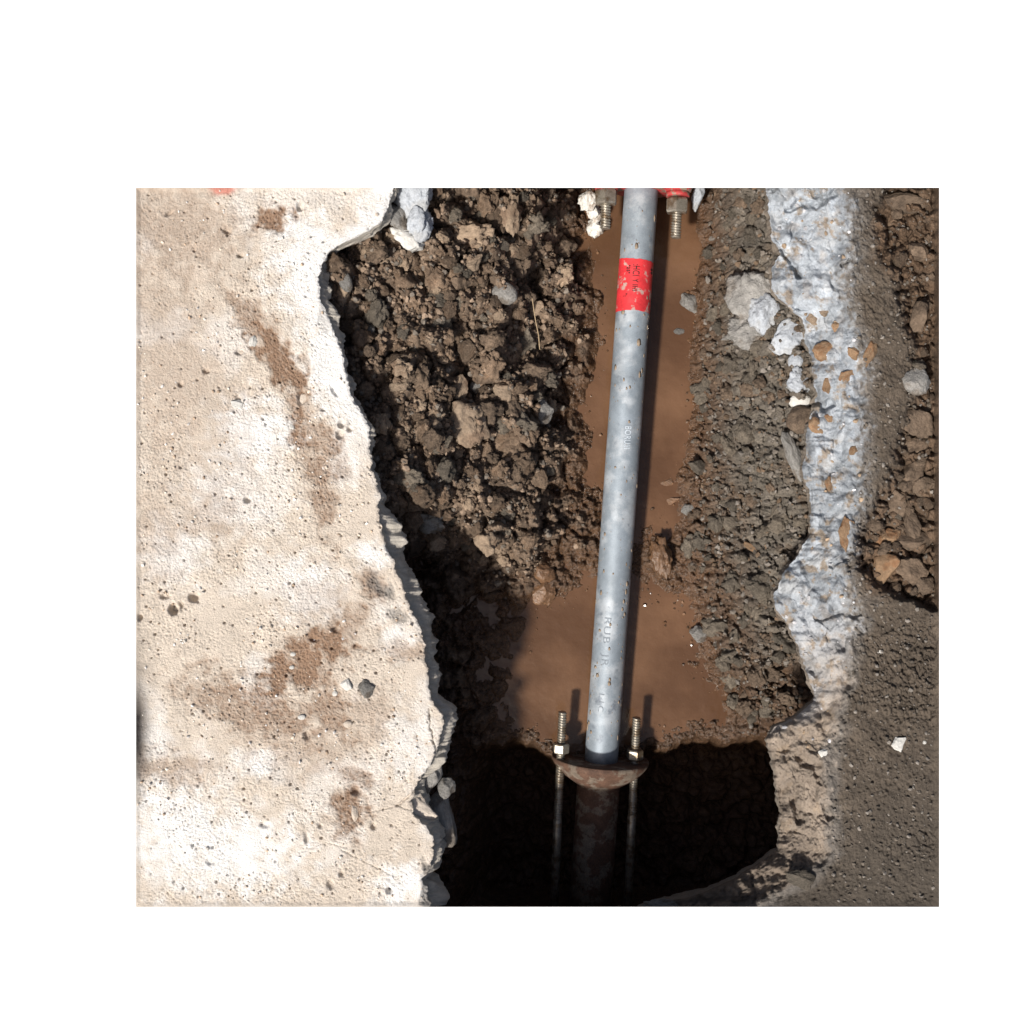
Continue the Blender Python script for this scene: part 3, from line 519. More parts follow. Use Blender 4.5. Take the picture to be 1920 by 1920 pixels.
# named, individually placed stones
LW = 'stones and lumps of note in the left bank'
N_ = [
 # left wall
 ('concrete_chunk', 772, 372, 62, 66, 'pale', 'r', 0, 15, 'blue-white broken concrete lump at the pit rim, cut by the top of the picture', 'concrete chunk', -.05),
 ('concrete_chunk', 786, 418, 44, 56, 'pale', 'r', 3, -25, 'craggy white concrete lump in the middle of the pale pile at the top', 'concrete chunk', -.05),
 ('concrete_chunk', 768, 448, 46, 54, 'pebble', 'r', 1, 50, 'chalk-white wedge of concrete hanging below the larger blue-white lump at the top', 'concrete chunk', -.06),
 ('concrete_chunk', 742, 405, 42, 50, 'greyc', 'a', 2, 30, 'small grey concrete lump in the shade left of the white ones at the pit rim', 'concrete chunk', -.06),
 ('stone', 885, 492, 44, 30, 'tan', 'a', 3, 10, 'pale tan flat stone embedded in the upper left bank below the white concrete lumps', 'stone', None),
 ('stone', 930, 405, 34, 62, 'clod', 'c', 1, 0, 'tall brown clod standing high in the bank near the top, left one of a pair', 'soil clod', None),
 ('stone', 958, 405, 34, 60, 'tan', 'c', 2, 0, 'tall tan clod standing high in the bank near the top, right one of a pair', 'soil clod', None),
 ('stone', 882, 440, 60, 46, 'tan', 'c', 3, 0, 'broad tan crumbly clod just above the flat pale stone in the left bank', 'soil clod', None),
 ('stone', 693, 620, 26, 22, 'greyc', 'a', 4, 20, 'small pale angular stone in the shaded strip beside the concrete rim', 'stone', None),
 ('stone', 648, 528, 20, 34, 'greyc', 'p', 1, 20, 'grey oval pebble in deep shade under the concrete corner', 'stone', None),
 ('stone', 945, 550, 46, 34, 'greyc', 'p', 0, -35, 'smooth grey stone halfway down the upper left bank', 'stone', None),
 ('stone', 861, 728, 28, 42, 'tan', 'a', 5, 0, 'upright grey-tan stone above the big pale clod in the middle of the left bank', 'stone', None),
 ('stone', 893, 724, 26, 24, 'greyc', 'a', 6, 0, 'small grey stone just right of the upright grey-tan one', 'stone', None),
 ('stone', 944, 732, 44, 34, 'tan', 'a', 1, -10, 'orange-tan angular stone in the middle of the left bank', 'stone', None),
 ('stone', 875, 790, 60, 72, 'tan', 'c', 4, 20, 'biggest pale clod of the left bank, with a dark gap to its left', 'soil clod', None),
 ('stone', 1018, 770, 34, 38, 'greyc', 'a', 2, 0, 'grey stone low in the left bank towards the pipe', 'stone', None),
 ('stone', 955, 835, 60, 56, 'clod', 'c', 5, 0, 'wide brown clod below the biggest pale one', 'soil clod', None),
 ('stone', 722, 750, 24, 26, 'greyc', 'p', 2, 0, 'purplish grey pebble close to the concrete rim', 'stone', None),
 ('stone', 805, 978, 44, 34, 'greyc', 'c', 6, 0, 'grey lump at the lit end of the bank above the black cavity', 'soil clod', None),
 ('stone', 950, 548, 30, 18, 'orange', 'a', 3, 20, 'small reddish stone beside the smooth grey one in the upper bank', 'stone', None),
 ('stone', 1018, 1110, 40, 46, 'wetclod', 'a', 5, 0, 'wet squarish lump at the water edge left of the pipe', 'mud lump', None),
 ('stone', 1018, 1075, 42, 34, 'wetclod', 'a', 0, 0, 'wet lump directly above the squarish one at the water edge', 'mud lump', None),
 # right bank
 ('stone', 1292, 567, 30, 36, 'greyc', 'a', 2, 30, 'grey stone standing in the shallows right of the pipe near the red label', 'stone', None),
 ('stone', 1272, 624, 20, 12, 'greyc', 'p', 1, 0, 'small pale pebble in the water right of the pipe', 'stone', None),
 ('stone', 1247, 905, 34, 14, 'wetclod', 'a', 1, 10, 'flat wet stone in the water right of the pipe, upper one of two', 'stone', None),
 ('stone', 1255, 940, 36, 14, 'wetclod', 'a', 3, 5, 'flat wet stone in the water right of the pipe, lower one of two', 'stone', None),
 ('concrete_chunk', 1408, 560, 96, 110, 'greyc', 'r', 4, 0, 'large grey concrete lump half buried in the right bank beside the pale broken face', 'concrete chunk', None),
 ('concrete_chunk', 1437, 585, 58, 60, 'pale', 'r', 5, 0, 'whitish concrete lump resting against the large grey one', 'concrete chunk', None),
 ('concrete_chunk', 1405, 620, 80, 52, 'greyc', 'c', 0, 10, 'flat grey lump at the foot of the large grey concrete lump', 'concrete chunk', None),
 ('concrete_chunk', 1475, 638, 66, 54, 'pale', 'r', 6, 30, 'pale angular concrete piece wedged under the broken face', 'concrete chunk', None),
 ('stone', 1490, 678, 24, 24, 'pale', 'p', 0, 0, 'little round pale pebble below the wedged concrete piece', 'stone', None),
 ('concrete_chunk', 1495, 718, 52, 40, 'pale', 'r', 1, -10, 'pale grey rough piece above the white pebble beside the broken face', 'concrete chunk', None),
 ('pebble', 1499, 752, 34, 26, 'pebble', 'p', 1, 0, 'smooth white pebble beside the broken concrete face', 'pebble', None),
 ('pebble', 1502, 787, 50, 46, 'rubble', 'p', 2, 0, 'round grey-brown cobble half under the ochre stained concrete', 'cobble', None),
 ('stone', 1487, 855, 30, 80, 'greyc', 'a', 0, 18, 'long grey stone lying upright along the right bank below the cobble', 'stone', None),
 ('stone', 1370, 980, 44, 30, 'mudclod', 'a', 3, -30, 'long grey-brown stone in the middle of the right bank', 'stone', None),
 ('stone', 1408, 1025, 36, 14, 'orange', 'a', 4, -15, 'reddish sliver of stone in the right bank', 'stone', None),
 ('stone', 1288, 955, 26, 20, 'greyc', 'a', 6, 0, 'small dark grey stone at the right water edge', 'stone', None),
 ('stone', 1310, 1187, 34, 26, 'greyc', 'a', 2, 0, 'wet grey stone at the right water edge where the pool widens', 'stone', None),
 ('stone', 1345, 1175, 44, 36, 'mudclod', 'c', 3, 0, 'muddy lump right beside the wet grey stone at the pool edge', 'mud lump', None),
 ('stone', 1240, 1045, 34, 60, 'wetclod', 'c', 2, 10, 'glistening wet mud hump beside the pipe where the pool narrows', 'mud lump', None),
 ('stone', 1437, 1330, 34, 30, 'mudclod', 'a', 5, 0, 'brown stone beside the dark hole at the bottom of the right bank', 'stone', None),
]
for nm, px, py, w_, h_, mt, kd, i, rt, lb, ct, z in N_:
    wh = 'soil'
    stone({'stone': 'stone' if ct == 'stone' else ct.replace(' ', '_')}.get(nm, nm), px, py, w_, h_, mt, kd, i, rt, z=z, label=lb, cat=ct, where=wh, hz=.75)
# rubble in the hollow at the far right
RB = [(1726, 790, 44, 62, 20, 'tan-topped upright rock, topmost of the rubble heap at the right'), (1716, 838, 56, 28, 0, 'flat rubble rock just under the upright tan-topped one'), (1711, 882, 62, 46, 5, 'blocky layered rubble rock at the lip of the grey concrete'),
      (1744, 868, 30, 40, 10, 'partly cut rubble rock to the right of the blocky layered one'), (1682, 940, 62, 52, -15, 'rounded brown rock lying against the diagonal slab edge'), (1738, 915, 40, 36, 20, 'angular rock right of the diagonal slab edge'),
      (1738, 980, 62, 32, -10, 'long flat rock below the angular one in the rubble'), (1730, 1014, 56, 40, 5, 'speckled tan rock low in the rubble heap'), (1738, 1066, 60, 46, -20, 'broad slanted rock near the bottom of the rubble heap'),
      (1658, 1066, 66, 52, 10, 'crumbly orange-brown rock at the foot of the rubble next to the flat mud'), (1640, 985, 40, 34, 0, 'small dark rock in the crack behind the slab edge'), (1668, 1010, 44, 44, 30, 'rough brown lump above the crumbly orange-brown rock'),
      (1740, 718, 46, 44, 10, 'pale grey rock on its own above the dark gap of the rubble'), (1738, 600, 44, 50, 0, 'rounded wet brown rock at the right margin halfway up'), (1692, 376, 70, 34, 5, 'brown clod above the dark crack in the top right'),
      (1748, 1100, 40, 34, 0, 'lowest rock of the rubble heap'), (1700, 905, 40, 30, 0, 'small rock tucked under the blocky layered one'), (1742, 800, 24, 46, 0, 'narrow dark rock at the margin beside the upright tan-topped one'), (1745, 470, 36, 44, 0, 'reddish mud lump at the right margin under the dark crack')]
for j, (px, py, w_, h_, rt, lb) in enumerate(RB):
    px = min(px, 1752 - .66 * max(w_, h_))
    stone('rock', px, py, w_ * 1.22, h_ * 1.22, 'orange' if 'orange' in lb else ('greyc' if 'pale grey' in lb else 'rubble'), 's', j, rt * 2 + j * 25, label=lb, cat='rock', where='slab', hz=1.05, sink=.38)
rr_ = random.Random(5); done = [(a[0], a[1], max(a[2], a[3]) * .5) for a in RB]; k_ = 0
while k_ < 44:
    px = rr_.uniform(1615, 1748); py = rr_.uniform(352, 1150); q = rr_.uniform(5, 13)
    if px < np.interp(py, [352, 450, 600, 760, 900, 1000, 1060, 1150], [1660, 1675, 1712, 1722, 1680, 1620, 1615, 1745]): continue
    if any((px - a) ** 2 + (py - b) ** 2 < ((c + q) * .6) ** 2 for a, b, c in done): continue
    done.append((px, py, q)); k_ += 1
    stone('rubble_piece', px, py, 2 * q * rr_.uniform(.8, 1.3), 2 * q, rr_.choice(['rubble', 'rubble', 'mudclod', 'clod']), rr_.choice('sr'), rr_.randrange(7), rr_.uniform(0, 360), where='slab', hz=.9, sink=.35,
          label='small dark brown stone among the ' + ('top right' if py < 560 else 'rubble at the right margin') + (', below the big rocks' if py > 1000 else ', between the big rocks' if py > 740 else ''), cat='stone', group='small stones in the right-hand hollow')
# stones set in the broken face (ochre aggregate)
AG = [(1547, 660, 46, 34, 35, 'large ochre stone set in the pale broken face'), (1570, 613, 22, 24, 0, 'ochre stone near the top of the speckled part of the face'), (1525, 597, 24, 20, 20, 'cream stone in the face left of a rusty one'), (1545, 585, 22, 16, 0, 'pale cream stone, uppermost in the speckled part of the face'),
      (1600, 662, 24, 22, 0, 'round pinkish brown stone on the right side of the face'), (1553, 717, 20, 38, -15, 'tall orange stone in the middle of the face'), (1585, 705, 34, 18, 20, 'brown streaky stone right of the tall orange one'), (1530, 797, 34, 22, -30, 'orange stone next to the cobble'), (1556, 782, 20, 16, 0, 'small orange stone above the notch of the face'),
      (1556, 908, 18, 26, 0, 'ochre stone low in the narrow part of the face'), (1585, 1000, 34, 60, 0, 'large brown stone above the bulging lower face'), (1630, 665, 24, 50, -30, 'brown flake at the muddy margin of the face'), (1600, 845, 18, 16, 0, 'tiny rusty stone by a pit in the face')]
for j, (px, py, w_, h_, rt, lb) in enumerate(AG):
    stone('aggregate_stone', px, py, w_, h_, 'tan' if ('cream' in lb) else 'orange', 'a', j, rt, label=lb, cat='stone', where='slab', hz=.5, sink=.42, tilt=.1)
# loose ones on the concrete
for a in [(649, 1283, 22, 20, 'pebble', 'a', 1, 20, 'brightest white stone lying on the left concrete floor'), (686, 1290, 26, 28, 'greyc', 'a', 2, 0, 'flat grey stone right of the brightest white one'), (627, 1301, 9, 9, 'pebble', 'p', 0, 0, 'tiny white pebble just left of the brightest white stone'),
          (674, 1300, 12, 10, 'beige', 'a', 3, 0, 'small beige chip between the white and the grey stones'), (548, 1227, 9, 7, 'pebble', 'p', 1, 0, 'tiny white pebble in the brown stain, upper one'), (546, 1252, 8, 7, 'pebble', 'p', 2, 0, 'tiny white pebble in the brown stain, lower one'),
          (445, 758, 26, 18, 'pebble', 'a', 4, 10, 'white chip in the whitest patch of the left floor'), (473, 640, 14, 18, 'pebble', 'a', 5, 0, 'white chip at the edge of the brown dirt streak'), (567, 748, 16, 22, 'beige', 'a', 6, 0, 'beige flake at the lower end of the brown dirt streak'), (545, 800, 10, 12, 'pebble', 'a', 0, 0, 'small white chip below the beige flake'),
          (664, 1524, 14, 26, 'beige', 'a', 0, 0, 'upright pale chip in the rust-brown stain near the bottom of the floor'), (453, 660, 14, 10, 'beige', 'a', 1, 0, 'small chip beside a pit left of the dirt streak'), (652, 1358, 14, 12, 'beige', 'p', 1, 0, 'rounded beige pebble with a hooked shadow on the floor'), (565, 1345, 12, 9, 'pebble', 'p', 2, 0, 'little pebble amid the grooves of the floor')]:
    px, py, w_, h_, mt, kd, i, rt, lb = a
    stone('pebble', px, py, w_, h_, mt, kd, i, rt, label=lb, cat='pebble', where='floor', hz=.6, sink=.2)
for a in [(1683, 1395, 34, 26, 'pebble', 'a', 3, 15, 'pale triangular stone alone on the dark mud at the lower right'), (1546, 1412, 24, 20, 'pebble', 'a', 1, 0, 'whitish chip at the top of the lower broken edge'), (1733, 1392, 6, 6, 'pebble', 'p', 0, 0, 'tiny pale pebble right of the pale triangular stone'), (1650, 1222, 8, 7, 'pebble', 'p', 0, 0, 'tiny pale pebble in the mud above the triangular stone'),
          (1240, 1700, 60, 24, 'greyc', 'c', 2, 0, 'grey rubble lump at the very bottom of the pit mouth'), (1500, 1648, 60, 34, 'mudclod', 'a', 4, 0, 'muddy rock near the bottom corner of the dark hole')]:
    px, py, w_, h_, mt, kd, i, rt, lb = a
    stone('pebble' if w_ < 40 else 'rock', px, py, w_, h_, mt, kd, i, rt, label=lb, cat='pebble' if w_ < 40 else 'rock', where='slab', hz=.6, sink=.2)
# broken pieces at the notch of the left floor
for a in [(772, 1510, 86, 56, 'beige', 'a', 2, -25, -.030, 'beige wedge broken off the floor rim beside the notch'), (836, 1478, 34, 30, 'greyc', 'a', 5, 40, -.06, 'small grey shard sticking out over the black pit from the notch'), (824, 1530, 62, 100, 'greyc', 'a', 1, 10, -.085, 'large grey block hanging below the floor rim at the notch'),
          (806, 1455, 44, 60, 'greyc', 'a', 4, -30, -.055, 'crumbling grey piece under the rim above the notch')]:
    px, py, w_, h_, mt, kd, i, rt, z, lb = a
    stone('concrete_chunk', px, py, w_, h_, mt, kd, i, rt, z=z, label=lb, cat='concrete chunk', hz=.7)
# quartz lumps around the top coupling
for a in [(1102, 378, 30, 34, 'quartz', 'r', 0, 0, -.27, 'white quartz lump left of the top left bolt'), (1112, 398, 26, 30, 'quartz', 'r', 3, 0, -.29, 'smaller quartz lump just under the first one beside the bolt'), (1116, 425, 32, 30, 'quartz', 'r', 2, 0, -.31, 'glassy quartz lump touching the tip of the left bolt'), (1308, 368, 24, 46, 'pale', 'a', 4, -20, -.27, 'bluish white stone right of the top right bolt')]:
    px, py, w_, h_, mt, kd, i, rt, z, lb = a
    stone('quartz_stone', px, py, w_, h_, mt, kd, i, rt, z=z, label=lb, cat='stone', hz=.9)
# dry root in the bank
pts = [P(998, 560, -.19), P(1004, 600, -.195), P(1010, 630, -.20), P(1012, 655, -.215)]
cu = bpy.data.curves.new('dry_root', 'CURVE'); cu.dimensions = '3D'; cu.bevel_depth = .0011; sp = cu.splines.new('POLY'); sp.points.add(3)
for q, p_ in zip(sp.points, pts): q.co = (p_[0], p_[1], max(p_[2], soil_z(p_[0], p_[1]) + .006), 1)
tmp = bpy.data.objects.new('tmp', cu); C.objects.link(tmp); dg = bpy.context.evaluated_depsgraph_get(); me = bpy.data.meshes.new_from_object(tmp.evaluated_get(dg)); bpy.data.objects.remove(tmp)
me.materials.clear(); me.materials.append(M['straw']); tag(link('dry_root', me), 'thin straw-coloured root hanging down the left bank', 'root')

# clods of the banks: individuals
placed = [(a[1], a[2], .45 * max(a[3], a[4])) for a in N_]
def scatter(n, region, rmin, rmax, mats, label, group, name, cat, kind='c', gap=.62):
    c = 0; tries = 0
    while c < n and tries < n * 60:
        tries += 1
        px = random.uniform(600, 1560); py = random.uniform(345, 1420)
        if not region(px, py): continue
        r = rmin + (rmax - rmin) * random.random() ** 2.2
        if any((px - a) ** 2 + (py - b) ** 2 < ((r + q) * gap) ** 2 for a, b, q in placed): continue
        placed.append((px, py, r))
        mt = random.choice(mats)
        tone = {'clod': 'brown', 'tan': 'pale tan', 'rubble': 'dull brown', 'mudclod': 'grey-brown'}[mt]
        size = 'small ' if r < 11 else ('large ' if r > 17 else 'middling ')
        hgt = 'upper' if py < 560 else ('middle' if py < 800 else 'lower')
        if group.endswith('left bank'):
            e_ = px - float(interp(LE, py)); side_ = 'close to the concrete rim' if e_ < 120 else ('halfway down the slope' if px < 940 else 'low down towards the water')
        else:
            e_ = float(interp(RE, py)) - px; side_ = 'right under the broken face' if e_ < 70 else 'near the water'
        lab = size + tone + ' clod ' + side_ + ', ' + hgt + ' part of the ' + ('left' if group.endswith('left bank') else 'right') + ' bank'
        stone(name, px, py, 2 * r * random.uniform(.85, 1.25), 2 * r * random.uniform(.8, 1.1), mt, kind if random.random() < .8 else 'a', random.randrange(7), random.uniform(0, 360), label=lab, cat=cat, group=group, hz=.8, sink=.32, tilt=.5)
        c += 1
def leftbank(px, py):
    return px > float(interp(LE, py)) + 12 and px < np.interp(py, [345, 500, 700, 900, 1000, 1100], [1040, 1060, 1040, 1030, 1010, 960]) and py < np.interp(px, [700, 800, 1000], [940, 1010, 1110])
def rightbank(px, py):
    l = np.interp(py, [345, 600, 900, 1050, 1150, 1250, 1350, 1400], [1330, 1325, 1300, 1290, 1330, 1350, 1390, 1420])
    return px > l and px < float(interp(RE, py)) - 8 and py < 1350
scatter(280, leftbank, 8, 20, ['clod', 'clod', 'clod', 'tan', 'rubble', 'mudclod'], 'brown crumbly clod packed in the left pit bank', 'soil clods in the left bank', 'soil_clod', 'soil clod')
scatter(110, rightbank, 7, 17, ['mudclod', 'mudclod', 'mudclod', 'rubble'], 'grey-brown muddy clod in the right pit bank', 'muddy clods in the right bank', 'mud_clod', 'mud clod')

# small crumbs: nobody could count them -> joined, kind stuff
def crumbs(name, pts_fn, n, smin, smax, mat, cols, p=2.5):
    Vs = []; Fs = []; Cs = []; base_i = 0
    src = []
    for m_ in LOW:
        v = np.zeros(len(m_.vertices) * 3); m_.vertices.foreach_get('co', v); f = np.zeros(len(m_.polygons) * 3, dtype=np.int64); m_.loops.foreach_get('vertex_index', f)
        src.append((v.reshape(-1, 3), f.reshape(-1, 3)))
    for _ in range(n):
        q = pts_fn()
        if q is None: continue
        x, y, z = q; v, f = src[random.randrange(6)]; s_ = smin + (smax - smin) * random.random() ** p
        R = np.array(Euler((random.uniform(0, 6.3), random.uniform(0, 6.3), random.uniform(0, 6.3))).to_matrix())
        vv = (v * np.array([1, random.uniform(.7, 1), random.uniform(.6, 1)])) @ R.T * s_ + np.array([x, y, z + s_ * .25])
        Vs.append(vv); Fs.append(f + base_i); base_i += len(v)
        c = np.array(random.choice(cols)) * random.uniform(.7, 1.25); Cs.append(np.repeat(c[None, :], len(v), 0))
    me = mesh_np(name, np.concatenate(Vs), np.concatenate(Fs), mat, np.concatenate(Cs), smooth=False)
    return tag(link(name, me), kind='stuff')
M['speck'] = surf('wet_speck', attr=True, var=.2, vs=(200,), bumps=(), rough=.25, spec=.6)
M['crumb'] = surf('soil_crumb', attr=True, var=.2, vs=(200,), bumps=((500, .001),))
def lp():
    px = random.uniform(610, 1110); py = random.uniform(345, 1130)
    if px < float(interp(LE, py)) + 6 or py > np.interp(px, [700, 800, 1000], [960, 1040, 1140]) : return None
    x, y, _ = P(px, py, -.2); z = soil_z(x, y)
    return (x, y, z) if z > WZ + .025 + .03 * random.random() else None
tag(crumbs('soil_crumbs', lp, 8500, .0015, .0080, M['crumb'], [(.19, .135, .095), (.25, .185, .135), (.13, .09, .062), (.17, .145, .12)]), 'loose brown crumbs of soil over the left bank')
def rp():
    px = random.uniform(1290, 1560); py = random.uniform(345, 1400)
    if px > float(interp(RE, py)) - 2: return None
    x, y, _ = P(px, py, -.25); z = soil_z(x, y)
    return (x, y, z) if z > WZ + .012 + .03 * random.random() else None
tag(crumbs('mud_crumbs', rp, 6000, .0015, .0075, M['crumb'], [(.15, .13, .11), (.1, .085, .07), (.13, .09, .06), (.19, .17, .15)]), 'small muddy crumbs over the right bank')
def fp():
    px = random.uniform(258, 840); py = random.uniform(355, 1698); g_ = perlin(np.array([px / 90.]), np.array([py / 90.]), 77)[0]
    if px > float(interp(LE, py)) - 6 or random.random() > .35 + 1.2 * g_: return None
    return ((px - 960) / 1000, (960 - py) / 1000, floor_z(px, py))
tag(crumbs('grit', fp, 6500, .0008, .0038, M['crumb'], [(.62, .53, .44), (.7, .66, .6), (.5, .38, .28), (.72, .7, .68)], 4), 'pale grit strewn over the left concrete floor')
def mp():
    px = random.uniform(1560, 1750); py = random.uniform(358, 1690)
    if px < float(interp(RS, py)) - 4: return None
    z = slab_z(px, py); x, y, _ = P(px, py, z); return (x, y, z)
tag(crumbs('mud_grit', mp, 2200, .001, .0048, M['crumb'], [(.13, .11, .09), (.1, .085, .07), (.2, .18, .16)], 3), 'fine muddy grit over the right concrete')
def ag():
    px = random.uniform(1440, 1620); py = random.uniform(355, 1400)
    if px < float(interp(RE, py)) + 6 or px > float(interp(RS, py)): return None
    z = slab_z(px, py); x, y, _ = P(px, py, z); return (x, y, z - .001)
tag(crumbs('aggregate_grit', ag, 420, .001, .006, M['crumb'], [(.5, .5, .52), (.6, .6, .62), (.35, .26, .18), (.4, .4, .42)], 3), 'small aggregate grains in the broken face')

def wp():
    px = random.uniform(990, 1340); py = random.uniform(352, 1390); x, y, _ = P(px, py, WZ); z = soil_z(x, y)
    return (x, y, WZ - .0006) if WZ - .013 < z < WZ + .006 else None
tag(crumbs('wet_specks', wp, 2600, .0012, .0048, M['speck'], [(.13, .072, .04), (.16, .09, .05), (.1, .06, .035)], 4), 'wet specks of mud breaking the water along its edges')

# ------------------------------------------------------------------ the pipe and its couplings
PT = Vector(P(1210, 250, -.262)); PB = Vector(P(1127, 1428, -.308))
ax = (PB - PT).normalized(); LP = (PB - PT).length
up = (Vector((0, 0, 1)) - ax * ax.z).normalized(); side = ax.cross(up).normalized()      # side: to the left of the picture when running down?
if side.x < 0: side = -side
RAD = .0355
def tube(name, a, b, prof, mat, parent, seg=48, helix=None, caps=True, ell=(1, 1)):
    """revolve prof [(t along a->b in 0..1, radius)] ; helix=(pitch, depth)"""
    a = Vector(a); b = Vector(b); d = b - a; Ln = d.length; d.normalize()
    u_ = (Vector((0, 0, 1)) - d * d.z).normalized(); s_ = d.cross(u_).normalized()
    th = np.linspace(0, 2 * np.pi, seg, endpoint=False)
    V = []
    for t_, r_ in prof:
        rr = np.full(seg, r_)
        if helix: rr = rr - helix[1] * np.abs(((t_ * Ln / helix[0] + th / (2 * np.pi)) % 1) * 2 - 1)
        c = np.array(a + d * (Ln * t_))
        V.append(c[None, :] + np.array(u_)[None, :] * (np.cos(th) * rr * ell[0])[:, None] + np.array(s_)[None, :] * (np.sin(th) * rr * ell[1])[:, None])
    nr_ = len(prof); V = np.concatenate(V); i = np.arange(nr_ * seg).reshape(nr_, seg); j = np.roll(i, -1, 1)
    F = np.stack([i[:-1], j[:-1], j[1:], i[1:]], -1).reshape(-1, 4).tolist()
    me = bpy.data.meshes.new(name)
    faces = F + ([list(range(seg))[::-1], list(range((nr_ - 1) * seg, nr_ * seg))] if caps else [])
    me.from_pydata(V.tolist(), [], faces); me.update(); me.materials.append(mat)
    sm = [True] * len(F) + [False] * (len(faces) - len(F)); me.polygons.foreach_set('use_smooth', sm)
    o = link(name, me, parent); return o
root = empty('steel_pipe', (0, 0, 0)); tag(root, 'long grey galvanised pipe with red label, running down the flooded trench', 'pipe')
prof = [(t_, RAD) for t_ in np.linspace(0, 1, 60)]
tube('pipe_body', PT, PB, prof, M['galv'], root, 96)
def on_pipe(py):                                                       # distance along the axis for a picture row
    lo, hi = 0, 1
    for _ in range(40):
        m_ = (lo + hi) / 2; q = PT + (PB - PT) * m_; yy = pix(q.x, q.y, q.z + RAD)[1]
        if yy < py: lo = m_
        else: hi = m_
    return lo * LP
def wrap(v, a0, r):                                                    # v=(along axis, round the pipe)
    ang = a0 + v[1] / RAD
    return PT + ax * v[0] + (up * math.cos(ang) + side * math.sin(ang)) * r
# splashes of dried mud on the pipe
rs = random.Random(21); SV = []; SF = []
src_v = np.zeros(len(LOW[0].vertices) * 3); LOW[0].vertices.foreach_get('co', src_v); src_f = np.zeros(len(LOW[0].polygons) * 3, dtype=np.int64); LOW[0].loops.foreach_get('vertex_index', src_f)
src_v = src_v.reshape(-1, 3); src_f = src_f.reshape(-1, 3); b0 = 0
for _ in range(260):
    a_l = rs.uniform(.12, .97) * LP; an = rs.choice([rs.gauss(1.0, .35), rs.gauss(-1.15, .3), rs.uniform(-1.3, 1.3)]); q = .0007 + .0036 * rs.random() ** 4; el = rs.uniform(1, 2.6)
    nrm = up * math.cos(an) + side * math.sin(an); tg = side * math.cos(an) - up * math.sin(an); c_ = PT + ax * a_l + nrm * RAD
    SV.append(np.array(c_)[None] + src_v[:, :1] * np.array(ax)[None] * q * el + src_v[:, 1:2] * np.array(tg)[None] * q + src_v[:, 2:3] * np.array(nrm)[None] * q * .22); SF.append(src_f + b0); b0 += len(src_v)
tag(link('mud_splashes', mesh_np('mud_splashes', np.concatenate(SV), np.concatenate(SF), surf('dried_mud', (.27, .21, .155), var=.2, vs=(200,), bumps=())), root), kind='stuff')
# red label
L0, L1 = on_pipe(484), on_pipe(580); nu, nv = 60, 60; V = []; rr = random.Random(3)
for i in range(nu):
    for j in range(nv):
        ang = -1.75 + 3.5 * j / (nv - 1)
        e = .0022 * mnoise.noise(Vector((ang * 3, i > nu / 2, 1))) + (.004 * abs(ang) / 1.7 if i > nu / 2 else .002 * ang)
        al_ = L0 + (L1 - L0) * i / (nu - 1) + e
        V.append(wrap((al_, ang * RAD), 0, RAD + .0006 + .0003 * mnoise.noise(Vector((ang * 4, al_ * 90, 0)))))
me = bpy.data.meshes.new('label'); me.from_pydata(V, [], grid_faces(nu, nv).tolist()); me.materials.append(M['tape']); me.polygons.foreach_set('use_smooth', [True] * len(me.polygons))
tape = link('label', me, root); tape['label'] = 'red sticky label with black print wrapped round the pipe'
def text_on_pipe(name, s_, start, size, a0, mat, parent, r, stretch=1.0, gap=1.0, bold=0):
    cu = bpy.data.curves.new('t', 'FONT'); cu.body = s_; cu.size = size; cu.space_character = gap; cu.resolution_u = 3; cu.extrude = 0.00015; cu.offset = bold
    tmp = bpy.data.objects.new('tmp', cu); C.objects.link(tmp); dg = bpy.context.evaluated_depsgraph_get()
    me = bpy.data.meshes.new_from_object(tmp.evaluated_get(dg)); bpy.data.objects.remove(tmp)
    bm = bmesh.new(); bm.from_mesh(me); bmesh.ops.triangulate(bm, faces=bm.faces)
    bmesh.ops.subdivide_edges(bm, edges=[e for e in bm.edges if e.calc_length() > size * .25], cuts=2)
    for v in bm.verts:
        v.co = wrap((start + v.co.x * stretch, v.co.y), a0, r + v.co.z)
    bmesh.ops.recalc_face_normals(bm, faces=bm.faces); bm.to_mesh(me); bm.free(); me.materials.clear(); me.materials.append(mat)
    return link(name, me, parent)
# letters run down the pipe, their tops to the right-hand side
text_on_pipe('lettering', ':HCI', on_pipe(494), .020, -.25, M['ink'], tape, RAD + .0012, .62, 1.1)
text_on_pipe('lettering', 'Y IHI', on_pipe(522), .016, -.22, M['ink'], tape, RAD + .0012, .7, 1.1)
text_on_pipe('lettering', '"25"', on_pipe(496), .010, -.62, M['ink'], tape, RAD + .0012, .9, 1.2, .0003)
text_on_pipe('lettering', '*:', on_pipe(549), .011, -.70, M['ink'], tape, RAD + .0012, .9, 1.2, .0003)
text_on_pipe('lettering', '69', on_pipe(498), .013, .92, M['ink'], tape, RAD + .0012, .9, 1.1, .0003)
text_on_pipe('stamped_lettering', 'BORUIII', on_pipe(797), .019, -.05, M['emboss'], root, RAD + .0006, .75, 1.0)
text_on_pipe('stamped_lettering', 'RUB  JR', on_pipe(1156), .021, -.48, M['stamp'], root, RAD + .0006, 1.35, 1.15)
text_on_pipe('stamped_lettering', 'L LC', on_pipe(1300), .017, -.50, M['stamp'], root, RAD + .0006, 1.1, 1.1)
